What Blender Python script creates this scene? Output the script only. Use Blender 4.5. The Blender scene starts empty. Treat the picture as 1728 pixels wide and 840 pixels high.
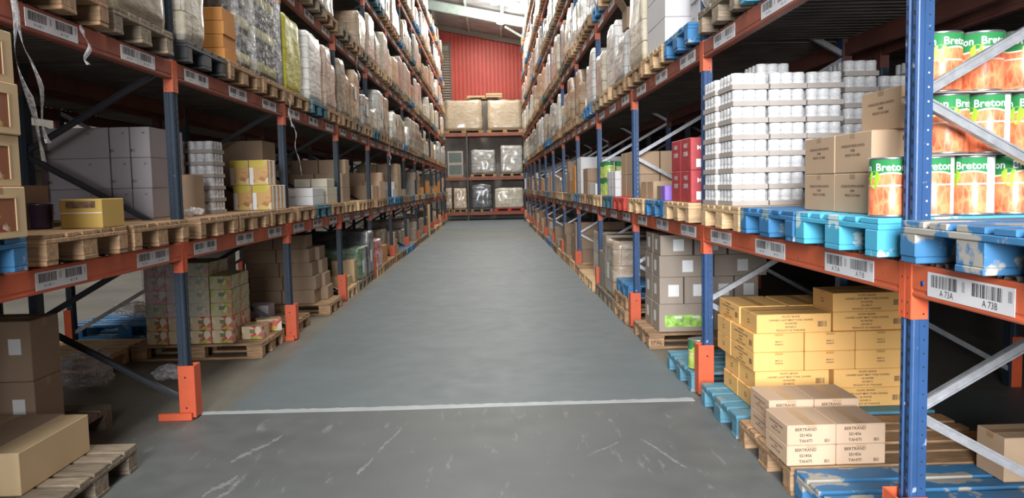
import bpy, math, random
from mathutils import Vector, Matrix, noise
random.seed(7)
C = bpy.context.scene.collection
SC = bpy.context.scene
PI = math.pi
DEBUG = ()
# ------------------------------------------------------------------ camera, world, lights, exposure
FPX = 1340.0
CAMZ = 1.534
cam = bpy.data.cameras.new('camera'); cam_o = bpy.data.objects.new('camera', cam); C.objects.link(cam_o)
cR = Vector((0.99943422, -0.02542492, -0.02201829)); cU = Vector((0.02393996, 0.07793232, 0.99667118)); cB = Vector((-0.02362435, -0.9966344, 0.0784969))
cam_o.matrix_world = Matrix(((cR.x, cU.x, cB.x, 0), (cR.y, cU.y, cB.y, 0), (cR.z, cU.z, cB.z, CAMZ), (0, 0, 0, 1)))
cam.sensor_width = 36; cam.lens = FPX / 1728 * 36; cam.clip_end = 200; cam.clip_start = 0.05
SC.camera = cam_o
SC.view_settings.view_transform = 'Standard'; SC.view_settings.look = 'None'
SC.view_settings.gamma = 1; SC.view_settings.use_curve_mapping = False
SC.view_settings.exposure = 0.0
SC.cycles.max_bounces = 6; SC.cycles.diffuse_bounces = 3; SC.cycles.glossy_bounces = 2; SC.cycles.transparent_max_bounces = 10
SC.cycles.use_denoising = True
SC.cycles.caustics_reflective = False; SC.cycles.caustics_refractive = False

w = bpy.data.worlds.new('world'); SC.world = w; w.use_nodes = True
w.node_tree.nodes['Background'].inputs[0].default_value = (0.80, 0.86, 0.95, 1)
w.node_tree.nodes['Background'].inputs[1].default_value = 0.30

def area(name, loc, target, sx, sy, power, col):
    l = bpy.data.lights.new(name, 'AREA'); l.shape = 'RECTANGLE'; l.size = sx; l.size_y = sy
    l.energy = power; l.color = col
    o = bpy.data.objects.new(name, l); C.objects.link(o); o.location = loc
    o.rotation_euler = (Vector(target) - Vector(loc)).to_track_quat('-Z', 'Y').to_euler()
    return o
# daylight entering by the wide open loading door behind the camera
dl = area('door_daylight', (-1.0, -5.5, 3.2), (2.4, 4.0, 1.2), 3.2, 3.6, 760, (0.97, 0.98, 1.0)); dl.data.spread = math.radians(95)
# the rooflights over this aisle and over the neighbouring aisles
for ly in (3.0, 9.5, 16.0, 22.5, 29.0, 35.0):
    area('rooflight_daylight', (-0.3, ly, 8.6), (-0.3, ly, 0), 1.6, 3.6, 225, (1.0, 0.97, 0.90))
for ly in (5.0, 13.0, 21.0, 30.0):
    area('rooflight_daylight', (-6.6, ly, 8.8), (-6.6, ly, 0), 1.6, 3.6, 300, (1.0, 0.98, 0.95))

# ------------------------------------------------------------------ constants of the place
XR, XL = 1.4985, 2.093          # distance of the rack faces from the camera's axis
YR, YL, PITCH = 2.79, 5.37, 2.8
ZR = [1.110, 2.393, 3.63, 4.92, 6.17, 7.38]
ZL = [1.088, 2.290, 3.51, 4.73, 5.94, 7.10]
BEAM_H = 0.118
DEPTH = 1.04
DECKT = 0.014
ORD = ['nearest', 'second', 'third', 'fourth', 'fifth', 'sixth', 'seventh', 'eighth', 'ninth', 'tenth', 'eleventh', 'twelfth', 'thirteenth', 'fourteenth']
def X(side, u):                  # u metres into the rack from its aisle face
    return XR + u if side > 0 else -XL - u
def SIDE(side): return 'right' if side > 0 else 'left'
def project(p):
    d = Vector(p) - Vector((0, 0, CAMZ)); z = -d.dot(cB)
    if z < 0.05: return None
    return (864 + FPX * d.dot(cR) / z, 420 - FPX * d.dot(cU) / z, z)
def in_view(p, m=120):
    q = project(p)
    return q is not None and -m < q[0] < 1728 + m and -m < q[1] < 840 + m
def box_in_view(x0, y0, z0, x1, y1, z1):
    return any(in_view((x, y, z), 5) for x in (x0, x1) for y in (y0, (y0 + y1) / 2, y1) for z in (z0, (z0 + z1) / 2, z1))

# ------------------------------------------------------------------ materials
def nodes(name):
    m = bpy.data.materials.new(name); m.use_nodes = True
    nt = m.node_tree; b = nt.nodes['Principled BSDF']
    return m, nt, b
def N(nt, t, **kw):
    n = nt.nodes.new(t)
    for k, v in kw.items(): setattr(n, k, v)
    return n
def noise_tex(nt, scale, detail=3, vec=None, stretch=None):
    n = N(nt, 'ShaderNodeTexNoise'); n.inputs['Scale'].default_value = scale; n.inputs['Detail'].default_value = detail
    tc = N(nt, 'ShaderNodeTexCoord'); src = tc.outputs['Object']
    if stretch:
        mp = N(nt, 'ShaderNodeMapping'); mp.inputs['Scale'].default_value = stretch
        nt.links.new(src, mp.inputs[0]); src = mp.outputs[0]
    nt.links.new(src, n.inputs['Vector'])
    return n
def ramp(nt, src, stops):
    r = N(nt, 'ShaderNodeValToRGB')
    e = r.color_ramp.elements
    while len(e) < len(stops): e.new(0.5)
    for i, (p, c) in enumerate(stops):
        e[i].position = p; e[i].color = (*c, 1) if len(c) == 3 else c
    nt.links.new(src, r.inputs[0])
    return r
def mixc(nt, f, a, b, mode='MIX'):
    m = N(nt, 'ShaderNodeMix', data_type='RGBA', blend_type=mode)
    for s, v in ((0, f), (6, a), (7, b)):
        if hasattr(v, 'links') or isinstance(v, bpy.types.NodeSocket): nt.links.new(v, m.inputs[s])
        else: m.inputs[s].default_value = v if s == 0 else (*v, 1)
    return m.outputs[2]
def bumpn(nt, b, src, strength, dist=0.01):
    bp = N(nt, 'ShaderNodeBump'); bp.inputs['Strength'].default_value = strength; bp.inputs['Distance'].default_value = dist
    nt.links.new(src, bp.inputs['Height']); nt.links.new(bp.outputs[0], b.inputs['Normal'])
MATS = {}
def simple(name, col, rough=0.6, metal=0.0, var=0.12, scale=6, stretch=None, bump=0.0, objvar=0.0, coat=0.0):
    if name in MATS: return MATS[name]
    m, nt, b = nodes(name)
    nz = noise_tex(nt, scale, 4, stretch=stretch)
    lo = tuple(max(0, c * (1 - var)) for c in col); hi = tuple(min(1, c * (1 + var)) for c in col)
    r = ramp(nt, nz.outputs[0], [(0.3, lo), (0.7, hi)])
    out = r.outputs[0]
    if objvar:
        oi = N(nt, 'ShaderNodeObjectInfo'); hs = N(nt, 'ShaderNodeHueSaturation')
        mr = N(nt, 'ShaderNodeMapRange'); mr.inputs[3].default_value = 1 - objvar; mr.inputs[4].default_value = 1 + objvar
        nt.links.new(oi.outputs['Random'], mr.inputs[0]); nt.links.new(mr.outputs[0], hs.inputs['Value']); nt.links.new(out, hs.inputs['Color'])
        out = hs.outputs[0]
    nt.links.new(out, b.inputs['Base Color'])
    b.inputs['Roughness'].default_value = rough; b.inputs['Metallic'].default_value = metal
    b.inputs['Coat Weight'].default_value = coat
    if bump: bumpn(nt, b, nz.outputs[0], bump)
    MATS[name] = m
    return m
def chipped(name, col, chip, amount=0.62, rough=0.55, scale=9, var=0.18, objvar=0.0):
    """paint with worn patches where the material below shows"""
    if name in MATS: return MATS[name]
    m, nt, b = nodes(name)
    n1 = noise_tex(nt, scale, 6); n2 = noise_tex(nt, 3, 3)
    r2 = ramp(nt, n2.outputs[0], [(0.3, tuple(c * (1 - var) for c in col)), (0.7, tuple(min(1, c * (1 + var)) for c in col))])
    mk = ramp(nt, n1.outputs[0], [(amount, (0, 0, 0)), (amount + 0.03, (1, 1, 1))])
    out = mixc(nt, mk.outputs[0], r2.outputs[0], chip)
    if objvar:
        oi = N(nt, 'ShaderNodeObjectInfo'); hs = N(nt, 'ShaderNodeHueSaturation')
        mr = N(nt, 'ShaderNodeMapRange'); mr.inputs[3].default_value = 1 - objvar; mr.inputs[4].default_value = 1 + objvar
        nt.links.new(oi.outputs['Random'], mr.inputs[0]); nt.links.new(mr.outputs[0], hs.inputs['Value']); nt.links.new(out, hs.inputs['Color'])
        out = hs.outputs[0]
    nt.links.new(out, b.inputs['Base Color']); b.inputs['Roughness'].default_value = rough
    bumpn(nt, b, n1.outputs[0], 0.15)
    MATS[name] = m
    return m
M_ORANGE = chipped('orange_steel', (0.62, 0.125, 0.05), (0.28, 0.12, 0.08), 0.70, 0.5, 12)
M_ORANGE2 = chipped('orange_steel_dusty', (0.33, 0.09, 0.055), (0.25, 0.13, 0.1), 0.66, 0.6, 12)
M_ORANGE3 = chipped('shaded_orange_steel', (0.15, 0.05, 0.035), (0.1, 0.05, 0.04), 0.66, 0.7, 12)  # rear beams: same orange steel, shade put into the colour
M_GUARD = chipped('orange_guard', (0.66, 0.11, 0.04), (0.35, 0.1, 0.06), 0.72, 0.5, 14)
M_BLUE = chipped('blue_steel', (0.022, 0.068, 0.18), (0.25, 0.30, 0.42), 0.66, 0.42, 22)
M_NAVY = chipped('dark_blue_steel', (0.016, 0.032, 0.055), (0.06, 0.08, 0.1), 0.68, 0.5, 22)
M_GALV = simple('galvanised_steel', (0.40, 0.41, 0.43), 0.42, 0.55, 0.15, 30)
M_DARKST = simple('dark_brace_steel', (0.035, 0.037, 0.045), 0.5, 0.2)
M_HOLE = simple('dark_hole', (0.012, 0.013, 0.018), 0.8)
M_RIVET = simple('bright_rivet', (0.75, 0.78, 0.85), 0.4)
M_DECK = simple('deck_steel', (0.13, 0.115, 0.10), 0.8, 0.0, 0.3, 4)
M_WOOD = simple('pallet_wood', (0.35, 0.215, 0.115), 0.75, 0, 0.35, 9, (1, 6, 6), 0.1, 0.22)
M_WOODN = simple('new_pallet_wood', (0.62, 0.42, 0.23), 0.7, 0, 0.25, 9, (1, 6, 6), 0.08, 0.12)
M_WOODD = simple('old_grey_pallet_wood', (0.235, 0.185, 0.13), 0.8, 0, 0.4, 9, (1, 6, 6), 0.1, 0.25)
M_PBLUE = chipped('blue_pallet_paint', (0.03, 0.17, 0.37), (0.26, 0.36, 0.42), 0.60, 0.6, 9, 0.2, 0.15)
M_PCYAN = chipped('light_blue_pallet_paint', (0.07, 0.40, 0.60), (0.55, 0.72, 0.76), 0.60, 0.6, 9, 0.2, 0.05)
M_PWORN = chipped('worn_blue_pallet_paint', (0.04, 0.17, 0.35), (0.38, 0.36, 0.32), 0.54, 0.6, 6, 0.2, 0.05)
M_PTEAL = chipped('teal_pallet_paint', (0.03, 0.12, 0.16), (0.15, 0.2, 0.2), 0.62, 0.6, 9, 0.2, 0.1)
M_PRED = chipped('red_pallet_paint', (0.55, 0.05, 0.03), (0.5, 0.3, 0.2), 0.66, 0.6, 9, 0.2, 0.1)
M_PBLK = simple('black_pallet_plastic', (0.03, 0.032, 0.035), 0.5)
M_TAN = simple('tan_cardboard', (0.48, 0.335, 0.215), 0.75, 0, 0.06, 3, None, 0, 0.05)
M_TAN2 = simple('brown_cardboard', (0.34, 0.235, 0.155), 0.75, 0, 0.08, 3, None, 0, 0.08)
M_GREYC = simple('greyish_cardboard', (0.36, 0.295, 0.24), 0.75, 0, 0.06, 3, None, 0, 0.05)
M_BERT = simple('pale_tan_cardboard', (0.60, 0.42, 0.285), 0.75, 0, 0.04, 3, None, 0, 0.03)
M_YEL = simple('yellow_cardboard', (0.88, 0.51, 0.17), 0.7, 0, 0.05, 3, None, 0, 0.05)
M_YELB = simple('ochre_cardboard', (0.50, 0.33, 0.08), 0.7, 0, 0.05, 3, None, 0, 0.05)
M_ORC = simple('orange_cardboard', (0.62, 0.27, 0.07), 0.7, 0, 0.05, 3, None, 0, 0.05)
M_BEIGE = simple('beige_cardboard', (0.60, 0.44, 0.25), 0.7, 0, 0.05, 3)
M_WHITEC = simple('white_cardboard', (0.70, 0.69, 0.70), 0.6, 0, 0.03, 3, None, 0, 0.03)
M_LILAC = simple('grey_white_cardboard', (0.50, 0.46, 0.48), 0.6, 0, 0.04, 3, None, 0, 0.05)
M_PURP = simple('purple_card', (0.30, 0.17, 0.62), 0.6)
M_DRED = simple('dark_red_print', (0.45, 0.05, 0.06), 0.5, 0, 0.2, 14)
M_TAPE = simple('brown_tape', (0.40, 0.25, 0.13), 0.35)
M_YTAPE = simple('amber_tape', (0.66, 0.36, 0.12), 0.35)
M_PTAPE = simple('pale_tape', (0.50, 0.34, 0.22), 0.35)
M_INK = simple('dark_brown_ink', (0.09, 0.055, 0.04), 0.7)
M_INKB = simple('black_ink', (0.015, 0.015, 0.02), 0.6)
M_PAPER = simple('white_paper', (0.82, 0.82, 0.82), 0.6, 0, 0.02)
M_LABEL = simple('sticker_paper', (0.78, 0.77, 0.78), 0.55, 0, 0.03)
M_GREY = simple('grey_ink', (0.32, 0.33, 0.36), 0.6)
M_DOT = simple('blue_dot', (0.02, 0.08, 0.35), 0.5)
M_TRAY = simple('grey_tray_card', (0.42, 0.375, 0.34), 0.75, 0, 0.06)
M_CANW = simple('white_can_paper', (0.86, 0.86, 0.87), 0.35, 0, 0.02)
M_CANM = simple('tin_can_rim', (0.55, 0.56, 0.58), 0.3, 0.9)
M_PEGREEN = simple('pale_green_paint', (0.42, 0.50, 0.46), 0.5)
M_LAMP = simple('lamp_housing', (0.7, 0.7, 0.7), 0.5)
M_GLASSD = simple('dark_bottle_glass', (0.02, 0.018, 0.015), 0.12)
M_BLAB = simple('bottle_label', (0.50, 0.46, 0.22), 0.6)

def film_mat(name, col, lo, hi, scale=7):
    m, nt, b = nodes(name)
    nz = noise_tex(nt, scale, 5, stretch=(1, 1, 2.2)); n2 = noise_tex(nt, scale * 3.2, 2)
    b.inputs['Base Color'].default_value = (*col, 1); b.inputs['Roughness'].default_value = 0.16
    b.inputs['IOR'].default_value = 1.5
    bumpn(nt, b, nz.outputs[0], 0.9, 0.03)
    tr = N(nt, 'ShaderNodeBsdfTransparent'); mx = N(nt, 'ShaderNodeMixShader')
    mr = N(nt, 'ShaderNodeMapRange'); mr.inputs[1].default_value = 0.35; mr.inputs[2].default_value = 0.7
    mr.inputs[3].default_value = lo; mr.inputs[4].default_value = hi
    nt.links.new(n2.outputs[0], mr.inputs[0]); nt.links.new(mr.outputs[0], mx.inputs[0])
    nt.links.new(tr.outputs[0], mx.inputs[1]); nt.links.new(b.outputs[0], mx.inputs[2])
    nt.links.new(mx.outputs[0], nt.nodes['Material Output'].inputs[0])
    return m
M_FILM = film_mat('stretch_film', (0.80, 0.80, 0.80), 0.10, 0.42)
M_FILMC = film_mat('clear_film', (0.85, 0.85, 0.86), 0.08, 0.30, 10)
M_FILMT = film_mat('tray_shrink_film', (0.88, 0.88, 0.88), 0.25, 0.60, 10)
M_FILMD = film_mat('crumpled_film', (0.84, 0.84, 0.86), 0.22, 0.62, 9)

def load_mat(name, col, film, bw=0.33, bh=0.2, mortar=0.35, scuff=0.5, coat=0.6):
    """goods seen through tight stretch film: carton joints below, milky streaks and glints above"""
    m, nt, b = nodes(name)
    tc = N(nt, 'ShaderNodeTexCoord'); sx = N(nt, 'ShaderNodeSeparateXYZ'); nt.links.new(tc.outputs['Object'], sx.inputs[0])
    ad = N(nt, 'ShaderNodeMath', operation='ADD'); nt.links.new(sx.outputs[0], ad.inputs[0]); nt.links.new(sx.outputs[1], ad.inputs[1])
    cb = N(nt, 'ShaderNodeCombineXYZ'); nt.links.new(ad.outputs[0], cb.inputs[0]); nt.links.new(sx.outputs[2], cb.inputs[1])
    br = N(nt, 'ShaderNodeTexBrick'); nt.links.new(cb.outputs[0], br.inputs['Vector'])
    br.inputs['Scale'].default_value = 1; br.inputs['Brick Width'].default_value = bw; br.inputs['Row Height'].default_value = bh
    br.inputs['Mortar Size'].default_value = 0.006; br.offset = 0.5
    br.inputs['Color1'].default_value = (*[c * 0.93 for c in col], 1); br.inputs['Color2'].default_value = (*[min(1, c * 1.08) for c in col], 1)
    br.inputs['Mortar'].default_value = (*[c * mortar for c in col], 1)
    oi = N(nt, 'ShaderNodeObjectInfo'); hs = N(nt, 'ShaderNodeHueSaturation')
    mr = N(nt, 'ShaderNodeMapRange'); mr.inputs[3].default_value = 0.55; mr.inputs[4].default_value = 1.2
    nt.links.new(oi.outputs['Random'], mr.inputs[0]); nt.links.new(mr.outputs[0], hs.inputs['Value']); nt.links.new(br.outputs[0], hs.inputs['Color'])
    nz = noise_tex(nt, 5, 5, stretch=(1, 1, 2.6))
    mk = ramp(nt, nz.outputs[0], [(0.46, (film * 0.12,) * 3), (0.74, (film,) * 3)])
    out = mixc(nt, mk.outputs[0], hs.outputs[0], (0.80, 0.79, 0.76))
    nt.links.new(out, b.inputs['Base Color'])
    b.inputs['Roughness'].default_value = 0.45
    b.inputs['Coat Weight'].default_value = coat; b.inputs['Coat Roughness'].default_value = 0.12
    n3 = noise_tex(nt, 9, 4, stretch=(1, 1, 2.0))
    bumpn(nt, b, n3.outputs[0], 0.6, 0.022)
    MATS[name] = m
    return m
LM = {
 'warm': load_mat('film_over_warm_cartons', (0.56, 0.36, 0.20), 0.30),
 'tan': load_mat('film_over_tan_cartons', (0.46, 0.33, 0.21), 0.45),
 'cream': load_mat('film_over_cream_cartons', (0.66, 0.58, 0.43), 0.6),
 'white': load_mat('film_over_white_goods', (0.80, 0.79, 0.76), 0.5, 0.25, 0.12, 0.55),
 'grey': load_mat('film_over_grey_goods', (0.42, 0.40, 0.37), 0.6, 0.3, 0.16),
 'brown': load_mat('film_over_brown_cartons', (0.30, 0.205, 0.13), 0.35),
 'pinkish': load_mat('film_over_pinkish_cartons', (0.58, 0.42, 0.33), 0.5),
 'dark': load_mat('film_over_dark_goods', (0.07, 0.075, 0.085), 0.25, 0.2, 0.25),
 'green': load_mat('film_over_green_goods', (0.07, 0.15, 0.07), 0.25, 0.2, 0.2),
 'yellow-green': load_mat('film_over_yellow_goods', (0.52, 0.50, 0.03), 0.10, 0.8, 0.43, 0.6),
}

# ------------------------------------------------------------------ mesh builder
class MB:
    def __init__(s): s.v = []; s.f = []; s.m = []; s.sm = []
    def add(s, vs, fs, m=0, smooth=False):
        o = len(s.v); s.v += [tuple(v) for v in vs]
        for f in fs: s.f.append([i + o for i in f]); s.m.append(m); s.sm.append(smooth)
    def box(s, x0, y0, z0, x1, y1, z1, m=0):
        if x0 > x1: x0, x1 = x1, x0
        if y0 > y1: y0, y1 = y1, y0
        if z0 > z1: z0, z1 = z1, z0
        s.add([(x0, y0, z0), (x1, y0, z0), (x1, y1, z0), (x0, y1, z0), (x0, y0, z1), (x1, y0, z1), (x1, y1, z1), (x0, y1, z1)],
              [(0, 3, 2, 1), (4, 5, 6, 7), (0, 1, 5, 4), (1, 2, 6, 5), (2, 3, 7, 6), (3, 0, 4, 7)], m)
    def cbox(s, x0, y0, z0, x1, y1, z1, c=0.004, m=0):
        """box with chamfered edges, closed"""
        if x0 > x1: x0, x1 = x1, x0
        if y0 > y1: y0, y1 = y1, y0
        vs = []; idx = {}
        for sx in (0, 1):
            for sy in (0, 1):
                for sz in (0, 1):
                    for ax in range(3):
                        p = [(x0, x1)[sx], (y0, y1)[sy], (z0, z1)[sz]]
                        for a in range(3):
                            if a != ax: p[a] += c if (sx, sy, sz)[a] == 0 else -c
                        idx[(sx, sy, sz, ax)] = len(vs); vs.append(p)
        fs = []
        ctr = Vector(((x0 + x1) / 2, (y0 + y1) / 2, (z0 + z1) / 2))
        def put(ids):
            a, b_, c_ = (Vector(vs[i]) for i in ids[:3])
            n = (b_ - a).cross(c_ - a); mid = sum((Vector(vs[i]) for i in ids), Vector()) / len(ids)
            fs.append(ids if n.dot(mid - ctr) > 0 else ids[::-1])
        for ax in range(3):
            o = [a for a in range(3) if a != ax]
            for d in (0, 1):
                q = []
                for (i, j) in ((0, 0), (1, 0), (1, 1), (0, 1)):
                    k = [0, 0, 0]; k[ax] = d; k[o[0]] = i; k[o[1]] = j; q.append(idx[(*k, ax)])
                put(q)
            for i in (0, 1):
                for j in (0, 1):
                    k0 = [0, 0, 0]; k0[o[0]] = i; k0[o[1]] = j; k1 = list(k0); k1[ax] = 1
                    put([idx[(*k0, o[0])], idx[(*k1, o[0])], idx[(*k1, o[1])], idx[(*k0, o[1])]])
        for sx in (0, 1):
            for sy in (0, 1):
                for sz in (0, 1): put([idx[(sx, sy, sz, a)] for a in range(3)])
        s.add(vs, fs, m)
    def bar(s, p0, p1, w, h, m=0, up=(0, 1, 0)):
        p0 = Vector(p0); p1 = Vector(p1); d = (p1 - p0).normalized(); u = Vector(up); a = d.cross(u).normalized() * w / 2; b = u.normalized() * h / 2
        vs = [p + i * a + j * b for p in (p0, p1) for (i, j) in ((-1, -1), (1, -1), (1, 1), (-1, 1))]
        s.add(vs, [(0, 3, 2, 1), (4, 5, 6, 7), (0, 1, 5, 4), (1, 2, 6, 5), (2, 3, 7, 6), (3, 0, 4, 7)], m)
    def lathe(s, prof, n=20, m=0, cx=0, cy=0, mats=None, caps=True):
        vs = []
        for (r, z) in prof:
            for i in range(n):
                a = 2 * PI * i / n; vs.append((cx + r * math.cos(a), cy + r * math.sin(a), z))
        for k in range(len(prof) - 1):
            fs = [(k * n + i, k * n + (i + 1) % n, (k + 1) * n + (i + 1) % n, (k + 1) * n + i) for i in range(n)]
            if k == 0: base = len(s.v); s.v += vs
            for f in fs: s.f.append([i + base for i in f]); s.m.append(mats[k] if mats else m); s.sm.append(True)
        if caps:
            s.f.append([base + i for i in range(n)][::-1]); s.m.append(mats[0] if mats else m); s.sm.append(False)
            s.f.append([base + (len(prof) - 1) * n + i for i in range(n)]); s.m.append(mats[-1] if mats else m); s.sm.append(False)
    def mesh(s, name, mats):
        me = bpy.data.meshes.new(name); me.from_pydata(s.v, [], s.f)
        for m in (mats if isinstance(mats, (list, tuple)) else [mats]): me.materials.append(m)
        me.polygons.foreach_set('material_index', s.m); me.polygons.foreach_set('use_smooth', s.sm); me.update()
        return me
    def build(s, name, mats, parent=None, loc=(0, 0, 0)):
        return put(name, s.mesh(name, mats), parent, loc)
def put(name, me, parent=None, loc=(0, 0, 0), rz=0):
    o = bpy.data.objects.new(name, me); C.objects.link(o); o.location = loc
    if rz: o.rotation_euler = (0, 0, rz)
    if parent: o.parent = parent
    return o
SEEN = {}
def tag(o, label, cat, group=None, kind=None):
    o['label'] = label; o['category'] = cat
    if group: o['group'] = group
    if kind: o['kind'] = kind
    n = len(label.replace('-', ' ').split())
    if n > 16 or n < 4: print('LABEL LENGTH', n, label)
    SEEN.setdefault(label, []).append(o)
    return o
def empty(name, loc=(0, 0, 0), rz=0):
    o = bpy.data.objects.new(name, None); C.objects.link(o); o.location = loc; o.rotation_euler = (0, 0, rz); o.empty_display_size = 0.1
    return o
def struct(o, cat=None): o['kind'] = 'structure'; return o
KIDS = {}
def tree_copy(root, loc, rz=0, parent=None):
    c = root.copy(); C.objects.link(c); c.location = loc
    if rz or not parent: c.rotation_euler = (0, 0, rz)
    if parent: c.parent = parent
    for k in ('label', 'category', 'group'):
        if k in c and not parent: del c[k]
    for ch in KIDS[root.name] if root.name in KIDS else []:
        d = ch.copy(); C.objects.link(d); d.parent = c
        for g in KIDS.get(ch.name, []):
            e = g.copy(); C.objects.link(e); e.parent = d
    return c
def freeze(root):                      # remember children of a prototype once
    KIDS[root.name] = [o for o in root.children]
    for ch in KIDS[root.name]: KIDS[ch.name] = [o for o in ch.children]
    return root
PROTO = {}
def inst(key, maker, loc, rz=0):
    """first use takes the prototype itself, later uses copy it with its parts"""
    if key not in PROTO:
        r = maker(); bpy.context.view_layer.update(); freeze(r); PROTO[key] = r
        r.location = loc; r.rotation_euler = (0, 0, rz); return r
    return tree_copy(PROTO[key], loc, rz)

# ------------------------------------------------------------------ lettering
TXT = {}
def text_mesh(lines, size, mat, spacing=1.35, bold=0.0, align='CENTER'):
    key = (tuple(lines), size, mat.name, spacing, align)
    if key in TXT: return TXT[key]
    cu = bpy.data.curves.new('printed_text', 'FONT'); cu.body = '\n'.join(lines); cu.size = size; cu.align_x = align; cu.align_y = 'CENTER'
    cu.space_line = spacing; cu.resolution_u = 2; cu.offset = bold * size
    o = bpy.data.objects.new('printed_text', cu); C.objects.link(o)
    dg = bpy.context.evaluated_depsgraph_get()
    me = bpy.data.meshes.new_from_object(o.evaluated_get(dg))
    bpy.data.objects.remove(o)
    me.transform(Matrix.Rotation(PI / 2, 4, 'X'))       # letters stand upright and face -Y
    me.materials.clear(); me.materials.append(mat); me.name = 'printed_text'
    TXT[key] = me
    return me
def text_on(parent, lines, size, face, at, mat=None, name='printed_text', bold=0.018, spacing=1.35):
    """face 'near' looks to -Y, 'aisle-' to -X, 'aisle+' to +X; at = local position"""
    o = put(name, text_mesh(lines, size, mat or M_INK, spacing, bold), parent, at)
    o.rotation_euler = (0, 0, {'near': 0, 'aisle-': -PI / 2, 'aisle+': PI / 2}[face])
    return o
def barcode_mesh(w, h, n, mat, seed):
    r = random.Random(seed); mb = MB(); x = -w / 2
    while x < w / 2 - w / n:
        bw = r.choice((0.35, 0.6, 1.0)) * w / n; mb.add([(x, 0, -h / 2), (x + bw, 0, -h / 2), (x + bw, 0, h / 2), (x, 0, h / 2)], [(0, 1, 2, 3)]); x += bw + r.choice((0.4, 0.6, 0.9)) * w / n
    return mb.mesh('barcode', mat)

# ------------------------------------------------------------------ rack steel
def post_mesh(h, mat, detail=True, s=1):
    """perforated upright; origin at the aisle face's near corner, the profile runs +Y and s*X"""
    mb = MB(); W, D = 0.08, 0.062
    pr = [(0.006, 0), (0.0, 0.006), (0.0, 0.026), (0.006, 0.030), (0.006, 0.050), (0.0, 0.054), (0.0, 0.074), (0.006, 0.08), (D, 0.08), (D, 0.076), (D, 0.004), (D, 0), (0.03, 0), (0.026, -0.002), (0.010, -0.002)]
    n = len(pr); vs = [(s * a, b, z) for z in (0, h) for a, b in pr]
    fs = [[i, (i + 1) % n, n + (i + 1) % n, n + i] for i in range(n)]
    fs = fs if s < 0 else [f[::-1] for f in fs]
    mb.add(vs, fs + [list(range(n)), list(range(n, 2 * n))[::-1]], 0)
    if detail:
        z = 0.05
        while z < min(h, 3.2) - 0.05:
            for yy in (0.016, 0.064):
                zz = z if yy < 0.04 else z + 0.025
                q = [(-0.0006 * s, yy - 0.005, zz), (-0.0006 * s, yy + 0.005, zz + 0.005), (-0.0006 * s, yy + 0.005, zz + 0.022), (-0.0006 * s, yy - 0.005, zz + 0.017)]
                mb.add(q, [(0, 1, 2, 3)], 1)
            cx, cz = s * 0.046, z
            mb.add([(cx + 0.0036 * math.cos(a * PI / 3), -0.0006, cz + 0.0036 * math.sin(a * PI / 3)) for a in range(6)], [tuple(range(6))], 1 if (z < 1.3 or z > 2.0 or s < 0) else 2)
            z += 0.05
    return mb.mesh('post', [mat, M_HOLE, M_RIVET])
POST_TOP = 8.1
def make_frame(side):
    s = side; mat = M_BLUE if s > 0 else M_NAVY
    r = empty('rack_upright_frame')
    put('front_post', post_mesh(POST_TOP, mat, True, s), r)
    rp = put('rear_post', post_mesh(POST_TOP, mat, False, -s), r); rp.location = (s * DEPTH, 0, 0)
    mb = MB(); mb.cbox(s * -0.012, -0.02, 0, s * 0.11, 0.10, 0.008, 0.002); mb.build('foot_plate', M_NAVY, r)
    mb = MB(); mb.cbox(s * (DEPTH - 0.10), -0.02, 0, s * (DEPTH + 0.012), 0.10, 0.008, 0.002); mb.build('foot_plate', M_NAVY, r)
    z = 0.11; k = 0
    while z < POST_TOP - 0.6:
        a, b = (s * 0.05, s * (DEPTH - 0.05))
        front = (k % 2 == 1) if s > 0 else (k % 2 == 0)      # which end of this brace is the low one
        p0 = (a if front else b, 0.03, z + 0.02); p1 = (b if front else a, 0.03, z + 0.55)
        mb = MB(); mb.bar(p0, p1, 0.036, 0.026)
        d = (Vector(p1) - Vector(p0)).normalized() * 0.0
        n_ = Vector((p1[2] - p0[2], 0, -(p1[0] - p0[0]))).normalized() * 0.014
        for q in (-1, 1):
            mb.bar(Vector(p0) + n_ * q + Vector((0, -0.016, 0)), Vector(p1) + n_ * q + Vector((0, -0.016, 0)), 0.007, 0.008)
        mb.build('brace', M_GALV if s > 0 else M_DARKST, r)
        z += 0.57; k += 1
    # floor guard: a bent plate round the foot with a shoe reaching into the rack
    mb = MB(); g = 0.37
    x0, x1 = -0.045 * s, 0.066 * s
    mb.cbox(x0, -0.012, 0.012, x1, -0.005, g, 0.002)
    mb.cbox(x0, -0.0049, 0.012, x0 + 0.006 * s, 0.10, g, 0.002)
    mb.cbox(x0, 0.1001, 0.012, x1, 0.107, g, 0.002)
    for zz in (0.08, 0.29):
        mb.add([(0.018 * s + 0.007 * math.cos(a * PI / 4), -0.0128, zz + 0.007 * math.sin(a * PI / 4)) for a in range(8)], [tuple(range(8))], 1)
    gd = mb.build('post_guard', [M_GUARD, M_HOLE], r)
    mb = MB(); mb.cbox(x0 + 0.02 * s, -0.045, 0.0, 0.20 * s, -0.014, 0.05, 0.004)
    mb.build('guard_shoe', M_GUARD, gd)
    return r
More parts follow.
